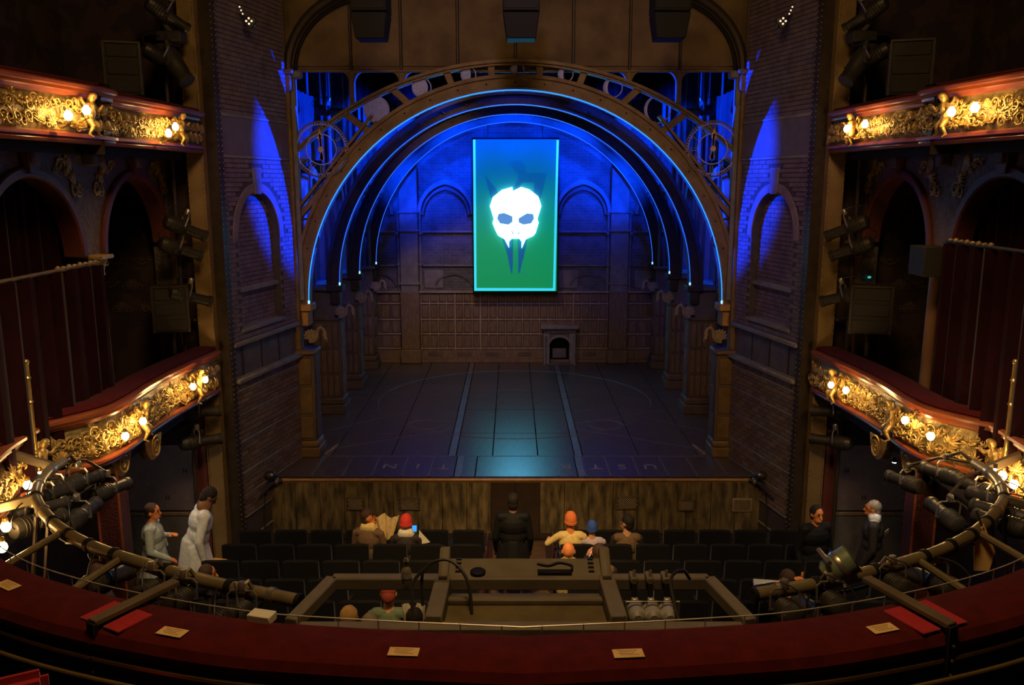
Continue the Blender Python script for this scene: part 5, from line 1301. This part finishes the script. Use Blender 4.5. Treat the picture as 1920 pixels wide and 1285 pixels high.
# ================================================================== STALLS
NR = 7; RY = lambda i: 12.15-.78*i; RZ = lambda i: .12*i
flr = thing('floor', 'dark stepped floor of the stalls between seats and stage', None, (0, 10, 0), kind='structure')
MB().bb(-7.5, 7.5, 12.35, 14.0, -.2, 0).build('front_floor', 'carpet', flr)
for i in range(NR+4):
    y1 = RY(i)+.2; y0 = y1-.78
    MB().bb(-7.5, 7.5, y0, y1, -.2, RZ(i)).build('step', 'carpet', flr)
    for k in range(4): MB().bb(-.38, .5, y0+.01+k*.19, y0+.19+k*.19, RZ(i), RZ(i)+.012).build('aisle_plank', 'aisle_boards', flr, bev=.004)
for k in range(6): MB().bb(-.38, .5, 12.37+k*.24, 12.60+k*.24, 0, .012).build('aisle_plank', 'aisle_boards', flr, bev=.004)
# side walls of the stalls below the boxes
for s in (-1, 1):
    nm = 'left' if s < 0 else 'right'
    W = thing('wall_stalls_'+nm, 'dim stalls wall below the '+nm+' boxes with a violet panel', None, (s*5.6, 12.9, 0), kind='structure')
    MB().bb(min(s*4.82,s*6.6), max(s*4.82,s*6.6), 12.86, 12.99, 0, 2.8).build('wall', 'box_dark', W)
    MB().bb(min(s*4.85,s*6.55), max(s*4.85,s*6.55), 12.82, 12.86, 0, .88).build('dado', 'dark_stone', W, bev=.01)
    MB().bb(min(s*4.85,s*6.55), max(s*4.85,s*6.55), 12.80, 12.86, .88, .94).build('dado_rail', 'wainscot', W, bev=.01)
    a, b = (5.08, 6.5)
    pn = MB().bb(min(s*a,s*b), max(s*a,s*b), 12.80, 12.84, .97, 2.05).build('violet_panel', 'notice_violet', W, bev=.006)
    for k in range(9):
        xx = s*(5.2+.3*(k % 5)); zz = 1.15+.22*(k//2 % 4)
        mb = MB(); mb.bb(xx-.03, xx-.02, 12.79, 12.80, zz, zz+.08); mb.bb(xx+.02, xx+.03, 12.79, 12.80, zz, zz+.08); mb.bb(xx-.02, xx+.02, 12.79, 12.80, zz+.035, zz+.045); mb.build('panel_mark', 'box_dark' if k % 2 else 'stone', pn)
    MB().bb(min(s*4.84,s*5.02), max(s*4.84,s*5.02), 12.78, 12.86, 0, 2.6).build('door_strip', 'arch_red', W, bev=.01)
    p = Vector((s*4.86, 9.75, 0))
    Pl = thing('flock_pillar', 'square pillar in glittering dark red flock paper under the '+nm+' box', 'pillar', p)
    MB().bb(p.x-.13, p.x+.13, p.y-.13, p.y+.13, .3, 2.72).build('shaft', 'red_flock', Pl, bev=.01)
    MB().bb(p.x-.16, p.x+.16, p.y-.16, p.y+.16, 0, .5).build('base', 'mahogany', Pl, bev=.01)
    for dx in (-.13, .13): MB().bb(p.x+dx-.012, p.x+dx+.012, p.y-.142, p.y-.13, .5, 2.72).build('edge_braid', 'mahogany', Pl)
# ---- seats
def seat_kit(red_end):
    T = thing('theatre_seat', None, None)
    # curved back
    mb = MB(); n = 8
    for (y0, y1, ins) in ((0.0, .07, 0),):
        A = []
        for i in range(n+1):
            t = i/n; x = -.235+.47*t; A.append((x, .035*(1-(2*t-1)**2)))
        vs = []; fs = []
        prof = [(.30,0),(.80,-.05),(.93,-.055),(.955,-.03),(.93,.0),(.80,.03),(.45,.06),(.30,.07)]
        for (x, cy) in A:
            dz = -.03*((x/.235)**4)
            for (z, yy) in prof: vs.append((x, yy-cy+.0, z+(dz if z > .7 else 0)))
        k = len(prof)
        for i in range(n):
            for j in range(k):
                l = (j+1) % k; fs.append((i*k+j, (i+1)*k+j, (i+1)*k+l, i*k+l))
        fs += [tuple(range(k)), tuple(n*k+j for j in range(k-1,-1,-1))]
        mb.add(vs, fs)
    mb.build('backrest', 'seat_cloth', T, world=False)
    MB().bb(-.22, .22, .06, .48, .36, .46).build('seat', 'seat_cloth', T, world=False, bev=.03, seg=2)
    for s in (-1, 1):
        MB().bb(s*.255-.02, s*.255+.02, .02, .42, .56, .60).build('armrest', 'column_wood' if False else 'black_paint', T, world=False, bev=.01)
        MB().bb(s*.255-.016, s*.255+.016, .05, .36, 0, .56).build('standard', 'black_paint', T, world=False, bev=.006)
    if red_end: MB().bb(red_end*.285-.01, red_end*.285+.01, -.02, .4, .1, .72).build('end_panel', 'velvet', T, world=False, bev=.02)
    return T
SK = {k: [seat_kit(k), 0] for k in (0, 1, -1)}
rown = ['front','second','third','fourth','fifth','sixth','seventh']
SEATX = {}
for i in range(NR):
    ns = 7 if i < 3 else 8; Lx = [-.72-.535*k for k in range(ns)]; Rx = [.86+.535*k for k in range(ns)]
    SEATX[i] = (Lx, Rx)
    for blk, xs_ in (('left', Lx), ('right', Rx)):
        for k, x in enumerate(xs_):
            end = (1 if blk == 'left' else -1) if k == 0 else 0
            kit = SK[end]; o = kit[0] if kit[1] == 0 else dup(kit[0]); kit[1] += 1
            o.location = (x, RY(i), RZ(i)); o.rotation_euler = (0, 0, -.012*x)
            ordn = ['aisle-end', 'second', 'third', 'fourth', 'fifth', 'sixth', 'seventh', 'eighth'][k]
            tag(o, 'black upholstered seat, '+ordn+(' one' if k == 0 else ' from the middle aisle')+', '+rown[i]+' row, '+blk+' block', 'seat', 'stalls seats, '+rown[i]+' row '+blk)

# ---- people
def seg_dist(C, p, q, r1, r2):
    p = np.array(p); q = np.array(q); d = q-p; L = max(1e-9, (d*d).sum()); t = np.clip(((C-p)@d)/L, 0, 1)
    return np.linalg.norm(C-(p+t[:,None]*d), axis=1)-(r1+(r2-r1)*t)
def ell_dist(C, c, r):
    k = (C-np.array(c))/np.array(r); l = np.linalg.norm(k, axis=1); return (l-1)*min(r)
def person(label, loc, rz, pose='sit', top='cloth_dark', legs='trousers', skin='skin', hair='hair_brown', cap=None, turn=0.0, nod=0.0, arms=None, lean=0.0, scale=1.0, coat=False, collar=None, group=None, sleeve=None, name='person', long_hair=False):
    pr = []
    def K(p, q, r1, r2, m): pr.append(('c', Vector(p), Vector(q), r1, r2, m))
    def E(c, r, m): pr.append(('e', Vector(c), tuple(r), m))
    sleeve = sleeve or top
    sit = pose == 'sit'
    hz = .56 if sit else .95                        # hip height
    cl, sl = math.cos(lean), math.sin(lean)
    def S(x, y_, z):                                 # torso space: z above the hips, leaning forward
        return Vector((x, y_*cl+z*sl, hz+z*cl-y_*sl))
    bk = 1.22 if coat else 1.0
    E(S(0,0,.02), (.165*bk,.125*bk,.13), legs if not coat else top); E(S(0,0,.17), (.150*bk*1.05,.105*bk*1.1,.16), top); E(S(0,-.005,.34), (.172*bk,.112*bk*1.1,.18), top)
    K(S(-.135*bk,-.01,.455), S(.135*bk,-.01,.455), .068*bk, .068*bk, top); K(S(0,-.01,.47), S(0,.015,.58), .062, .052, skin)
    if collar: K(S(-.045,-.01,.535*(1.03 if coat else 1)), S(.045,-.01,.535*(1.03 if coat else 1)), .072*bk, .072*bk, collar)
    # head, turned on the neck
    hc = S(0,.02,.665); HR = Matrix.Rotation(turn, 3, 'Z') @ Matrix.Rotation(-nod, 3, 'X')
    def Hd(x, y_, z): return hc+HR @ Vector((x, y_, z))
    E(Hd(0,0,.02), (.078,.094,.10), skin); E(Hd(0,.028,-.055), (.058,.066,.068), skin)
    K(Hd(0,.088,.008), Hd(0,.112,-.028), .011, .016, skin); E(Hd(0,.085,-.075), (.03,.02,.014), skin)
    for s in (-1, 1):
        E(Hd(s*.08,-.005,-.005), (.012,.022,.032), skin)
    # legs
    for s in (-1, 1):
        if sit:
            hp, kn, an, to = Vector((s*.09,.02,.53)), Vector((s*.12,.44,.54)), Vector((s*.12,.42,.12)), Vector((s*.13,.57,.055))
        elif pose == 'walk':
            f_ = s*.17; hp, kn, an, to = Vector((s*.09,0,.92)), Vector((s*.10,.06+f_,.50)), Vector((s*.10,f_*1.7-.03,.10+(.04 if s < 0 else 0))), Vector((s*.11,f_*1.7+.13,.045))
        else:
            hp, kn, an, to = Vector((s*.09,0,.92)), Vector((s*.10,.02,.50)), Vector((s*.11,-.02,.10)), Vector((s*.12,.14,.045))
        K(hp, kn, .088, .058, legs); K(kn, an, .056, .040, legs); K(an+Vector((0,-.02,-.04)), to, .045, .035, 'shoe')
    if coat and not sit:
        K((0,-.0,1.0), (0,.0,.64), .17, .24, top); K((-.08,0,.95), (-.11,.0,.56), .13, .17, top); K((.08,0,.95), (.11,.0,.56), .13, .17, top)
    # arms with hands
    arms = arms or {}
    for s, key in ((-1, 'L'), (1, 'R')):
        sh = S(s*.185,-.01,.44)
        dflt = (S(s*.235,.03,.17), Vector((s*.13,.27,.63))) if sit else (S(s*.245,-.02,.16), S(s*.235,.10,-.08))
        el, wr = arms.get(key, dflt); el, wr = Vector(el), Vector(wr)
        K(sh, el, .054*bk, .044*bk, sleeve); K(el, wr, .043*bk, .031*bk, sleeve)
        d = (wr-el).normalized(); up = Vector((0,0,1)); sd = d.cross(up)
        if sd.length < .2: sd = Vector((1,0,0))
        sd.normalize(); nn = sd.cross(d)
        pc = wr+d*.055; E(pc, (.032,.032,.032), skin); K(wr+d*.01, pc+d*.02, .026, .030, skin)
        for k in range(4):
            b = pc+d*.025+sd*((k-1.5)*.0185); L = (.030,.036,.033,.025)[k]
            m_ = b+d*L; e_ = m_+(d*.55-nn*.8).normalized()*L*.9
            K(b, m_, .0105, .0100, skin); K(m_, e_, .0100, .0090, skin)
        tb = wr+d*.03-sd*(s*.03); K(tb, tb-sd*(s*.03)+d*.03, .012, .011, skin); K(tb-sd*(s*.03)+d*.03, tb-sd*(s*.034)+d*.058-nn*.01, .011, .0095, skin)
    mb = MB()
    for q in pr:
        if q[0] == 'c': mb.cap(q[1], q[2], q[3], q[4])
        else: mb.ell(q[1], *q[2])
    me = remeshed(mb, .0105, 'body', 2)
    mats = []
    for q in pr:
        if q[-1] not in mats: mats.append(q[-1])
    for m_ in mats: me.materials.append(M[m_])
    nf = len(me.polygons); C = np.empty(nf*3); me.polygons.foreach_get('center', C); C = C.reshape(-1, 3)
    best = np.full(nf, 1e9); idx = np.zeros(nf, int)
    for q in pr:
        d = seg_dist(C, q[1], q[2], q[3], q[4]) if q[0] == 'c' else ell_dist(C, q[1], q[2])
        w_ = d < best; best[w_] = d[w_]; idx[w_] = mats.index(q[-1])
    me.polygons.foreach_set('material_index', idx.astype(np.int32)); me.update()
    o = put(name, me); o.location = loc; o.rotation_euler = (0, 0, rz); o.scale = (scale,)*3
    tag(o, label, 'person', group)
    HM = Matrix.Translation(hc) @ HR.to_4x4()
    def part(nm, mb, m): mb.M = None; mb.v = [tuple(HM @ Vector(p)) for p in mb.v]; return mb.build(nm, m, o, world=False)
    if hair and not cap:
        hb = MB(); hb.ell((0,-.018,.035), .087, .095, .098, 16, 12)
        hb.ell((0,-.045,-.02), .075, .062, .085, 12, 8)
        if long_hair: hb.ell((0,-.06,-.10), .085, .045, .15, 12, 8)
        # a ragged outline
        rr = random.Random(sum(map(ord, label)) % 999)
        hb.v = [(x*(1+rr.uniform(-.03,.03)), y_*(1+rr.uniform(-.03,.03)), z*(1+rr.uniform(-.02,.03))) for x, y_, z in hb.v]
        part('hair', hb, hair)
    if cap:
        cb = MB(); cb.lathe([(.090,-.03),(.094,-.01),(.095,.02),(.088,.07),(.06,.115),(.02,.135),(.002,.137)], 16); cb.v = [(x*.93, y_*1.08-.004, z+.012) for x, y_, z in cb.v]; KC = part('knit_cap', cb, cap)
        cb = MB(); cb.lathe([(.090,-.045),(.099,-.04),(.100,-.012),(.092,-.006)], 16); cb.v = [(x*.93, y_*1.08-.004, z+.012) for x, y_, z in cb.v]; CF = part('cap_cuff', cb, cap); CF.parent = KC
    for s in (-1, 1):
        eb = MB(); eb.ell((s*.03,.088,.012), .012, .008, .008, 8, 6); part('eye', eb, 'eye_dark')
        if hair: eb = MB(); eb.tube([(s*.014,.094,.033),(s*.03,.095,.038),(s*.046,.085,.034)], .005, 5); part('eyebrow', eb, hair)
    mbm = MB(); mbm.tube([(-.02,.098,-.072),(0,.102,-.070),(.02,.098,-.072)], .006, 5); part('mouth', mbm, 'lip')
    return o
def sit_at(px, py, i, label, dz=0.0, **k):
    Y = RY(i)+.14; x = at(px, py, Y=Y).x; return person(label, (x, Y, RZ(i)+dz), k.pop('rz', 0.0), 'sit', **k), Vector((x, Y, RZ(i)))
# row two, in front of the stage
_, pm = sit_at(690, 970, 1, 'seated person in brown jacket turned toward a cream cloth', top='cloth_brown', collar='cloth_yellow', skin='skin_orange', hair='hair_brown', turn=-1.15, rz=-.15, dz=.03)
_, pc_ = sit_at(761, 985, 1, 'seated person in red knit cap and dark top with a glowing phone', top='cloth_dark', collar='cloth_white', skin='skin', hair='hair_dark', cap='cap_red', nod=.15, turn=-.1, dz=-.06)
_, py_ = sit_at(1070, 985, 1, 'seated person in orange knit cap and bright yellow top, arm stretched aside', top='cloth_yellow', skin='skin_orange', hair='hair_brown', cap='cap_orange', turn=.25, dz=-.02,
       arms={'L': (Vector((-.33,.02,.88)), Vector((-.30,.25,.84)))})
sit_at(1110, 998, 1, 'small seated child in blue knit cap and lilac top', top='cloth_lilac', skin='skin', hair='hair_dark', cap='cap_blue', scale=.86, dz=.04)
sit_at(1176, 985, 1, 'seated person in dark brown top with black hair, face turned aside', top='cloth_brown', skin='skin', hair='hair_dark', turn=.8, dz=-.05, sleeve='cloth_dark')
# row four, right of the aisle
sit_at(1066, 1030, 3, 'bald seated person in olive hooded jacket behind the yellow top', top='cloth_olive', collar='cloth_olive', skin='skin_orange', hair=None, dz=-.02)
_, pd_ = sit_at(1123, 1036, 3, 'dark-haired seated person holding a lit white phone to the ear', top='cloth_brown', skin='skin', hair='hair_brown', dz=-.04, sleeve='cloth_dark', arms={'L': (Vector((-.27,.12,.86)), Vector((-.13,.12,1.14)))})
# nearer rows seen through the platform frame
sit_at(728, 1106, 5, 'seated person with red-brown hair in a green top, seen through the platform', top='cloth_green', skin='skin', hair='cloth_red', nod=.5, dz=-.03)
sit_at(654, 1156, 6, 'blond head below the platform frame, leftmost of three', top='cloth_dark', skin='skin', hair='hair_blond', dz=.0)
sit_at(692, 1166, 6, 'light brown head below the platform frame, between two others', top='cloth_dark', skin='skin', hair='hair_grey', scale=.94)
sit_at(777, 1158, 6, 'dark head below the platform frame, beside a white sheet', top='cloth_dark', skin='skin', hair='hair_dark', dz=-.02)
# side blocks
def side_person(px, py, zhead, label, rz, zf, **k):
    p = at(px, py, z=zhead); return person(label, (p.x, p.y, zf), rz, **k), p
side_person(184, 1072, 1.78, 'seated person in dark top facing the stage below the left velvet rail', -.5, .52, pose='sit', top='cloth_dark', skin='skin_orange', hair='hair_brown', turn=-.7, collar='cloth_red')
side_person(386, 1070, 1.72, 'seated boy in dark top beyond the left curved pipe', -.9, .5, pose='sit', top='cloth_black', skin='skin_orange', hair='hair_brown', turn=-.5, scale=.95)
side_person(1477, 1084, 1.78, 'seated person with both hands raised to the back of the head', .1, .52, pose='sit', top='cloth_black', skin='skin_orange', hair='hair_brown',
            arms={'L': (Vector((-.34,.02,1.14)), Vector((-.16,-.06,1.22))), 'R': (Vector((.34,.02,1.14)), Vector((.15,-.06,1.25)))})
# people walking in the side aisles and the middle aisle
_, pw = side_person(283, 957, 1.66, 'walking person in pale green-grey jacket holding a bag in the left aisle', -1.35, .02, pose='walk', top='cloth_pale_green', skin='skin_orange', hair='hair_brown', turn=-.2, coat=True,
            arms={'L': (Vector((-.26,-.02,1.16)), Vector((-.10,.20,1.22))), 'R': (Vector((.27,.0,1.14)), Vector((.25,.22,1.02)))})
_, pq = side_person(362, 975, 1.55, 'stooping person in a long white coat with brown collar in the left aisle', -1.1, .10, pose='stand', top='cloth_pale', skin='skin_dark', hair='hair_dark', nod=.7, lean=.28, coat=True, collar='collar_brown', scale=1.1)
side_person(1640, 952, 1.66, 'walking person with grey hair and dark coat in the right aisle', 1.15, .02, pose='walk', top='cloth_dark', skin='skin_orange', hair='hair_grey', collar='cloth_pale', coat=True)
side_person(1530, 966, 1.62, 'standing person in black coat holding a pink paper by the right pier', .25+PI, .02, pose='stand', top='cloth_black', skin='skin_orange', hair='hair_dark', coat=True)
side_person(962, 944, 1.70, 'dark figure standing in the middle aisle facing the stage', 0.0, .1, pose='stand', top='cloth_black', skin='skin_dark', hair='hair_dark', coat=True)
# ---- things they hold
def sheet(name, label, cat, c, wd, ht, m, seed, tilt=0.0, flare=.5):
    rr = random.Random(seed); n, k = 14, 10; vs = []; fs = []
    for th in (0, 1):
        for j in range(k+1):
            v = j/k
            for i in range(n+1):
                u = i/n*2-1; hw = wd/2*(1-flare*(1-v)); fold = .03*math.sin(u*9+seed)+.015*math.sin(u*19+v*2)
                vs.append((c[0]+u*hw+tilt*(v-.5)*ht, c[1]+fold+th*.004, c[2]+(v-.5)*ht+.03*math.sin(u*5+seed)*v))
    st = (n+1)*(k+1)
    for j in range(k):
        for i in range(n):
            a = j*(n+1)+i; fs.append((a, a+1, a+n+2, a+n+1)); fs.append((st+a, st+a+n+1, st+a+n+2, st+a+1))
    for i in range(n): fs.append((i, st+i, st+i+1, i+1)); a = k*(n+1)+i; fs.append((a, a+1, st+a+1, st+a))
    for j in range(k): a = j*(n+1); fs.append((a, a+n+1, st+a+n+1, st+a)); a += n; fs.append((a, st+a, st+a+n+1, a+n+1))
    return tag(MB().add(vs, fs).build(name, m), label, cat)
p = at(722, 990, Y=RY(1)+.18); sheet('cream_cloth', 'crumpled cream cloth held up between two seated people', 'cloth', p, .42, .36, 'paper_cream', 2, 0, .55)
p = at(789, 1010, Y=RY(1)+.1); tag(MB().prism([(p.x-.04,p.z-.10),(p.x+.13,p.z-.06),(p.x-.02,p.z+.12)], XZ(p.y), 0, .01).build('folded_paper', 'paper'), 'folded white paper beside the red-capped person', 'paper')
p = at(777, 991, Y=RY(1)+.3); T = thing('phone', 'glowing blue phone in front of the red-capped person', 'phone', p)
MB().box(p, (.075,.012,.10), (R(-20),0,0)).build('body', 'black_paint', T, bev=.003); MB().box(p+Vector((0,-.008,.0)), (.066,.004,.088), (R(-20),0,0)).build('display', 'blue_screen', T)
p = at(1117, 1040, Y=RY(3)+.24); T = thing('phone', 'lit white phone held to the ear by the dark-haired person', 'phone', p)
MB().box(p, (.02,.07,.13), (0,R(12),0)).build('body', 'paper', T, bev=.004); MB().box(p+Vector((-.011,0,0)), (.003,.06,.11), (0,R(12),0)).build('display', 'small_bulb', T)
p = at(775, 1150, Y=RY(6)+.45); sheet('white_sheet', 'white programme sheet open before a dark head under the platform', 'paper', p, .24, .16, 'paper', 5, 0, .1)
p = at(407, 1055, z=.95); tag(MB().box(p, (.26,.16,.02), (R(15),R(-8),R(-30))).build('orange_envelope', 'orange_card', bev=.004), 'orange card envelope in the hand of the white-coated person', 'envelope')
p = at(297, 1010, z=1.05); tag(MB().prism([(-.11,-.12),(.13,-.12),(.09,.12),(-.05,.12)], lambda a, b, d: (p.x+a, p.y+d, p.z+b), -.03, .03).build('shoulder_bag', 'cloth_pale_green', bev=.012), 'pale green bag carried by the walking person on the left', 'bag')
p = at(1518, 1030, z=1.0); tag(MB().box(p, (.10,.012,.24), (R(10),0,0)).build('pink_paper', 'cloth_lilac', bev=.002), 'pinkish paper hanging from the hand of the black-coated person', 'paper')
p = at(1660, 1000, z=1.25); tag(MB().box(p, (.15,.012,.07), (R(10),R(-20),R(30))).build('pale_ticket', 'paper', bev=.002), 'pale ticket wallet at the elbow of the grey-haired person', 'paper')
p = at(1440, 1100, z=1.3); T = thing('monitor_desk', 'small lit control panel with green lights by the end of the right pipe', 'control panel', p)
MB().box(p, (.34,.2,.05), (R(15),0,R(-10))).build('case', 'white_metal', T, bev=.01)
for k in range(3): MB().ell(p+Vector((-.05+.05*k,-.02,.04)), .012).build('indicator', 'green_led', T)
p = at(1630, 520, X=5.3); T = thing('teal_indicator', 'tiny teal indicator lamp in the right box', 'lamp', p); MB().ell(p, .03, .03, .02, 6, 4).build('glow', 'teal_led', T); MB().lathe([(.03,.02),(.03,.05)], 8, p).build('cap', 'bare_metal', T)
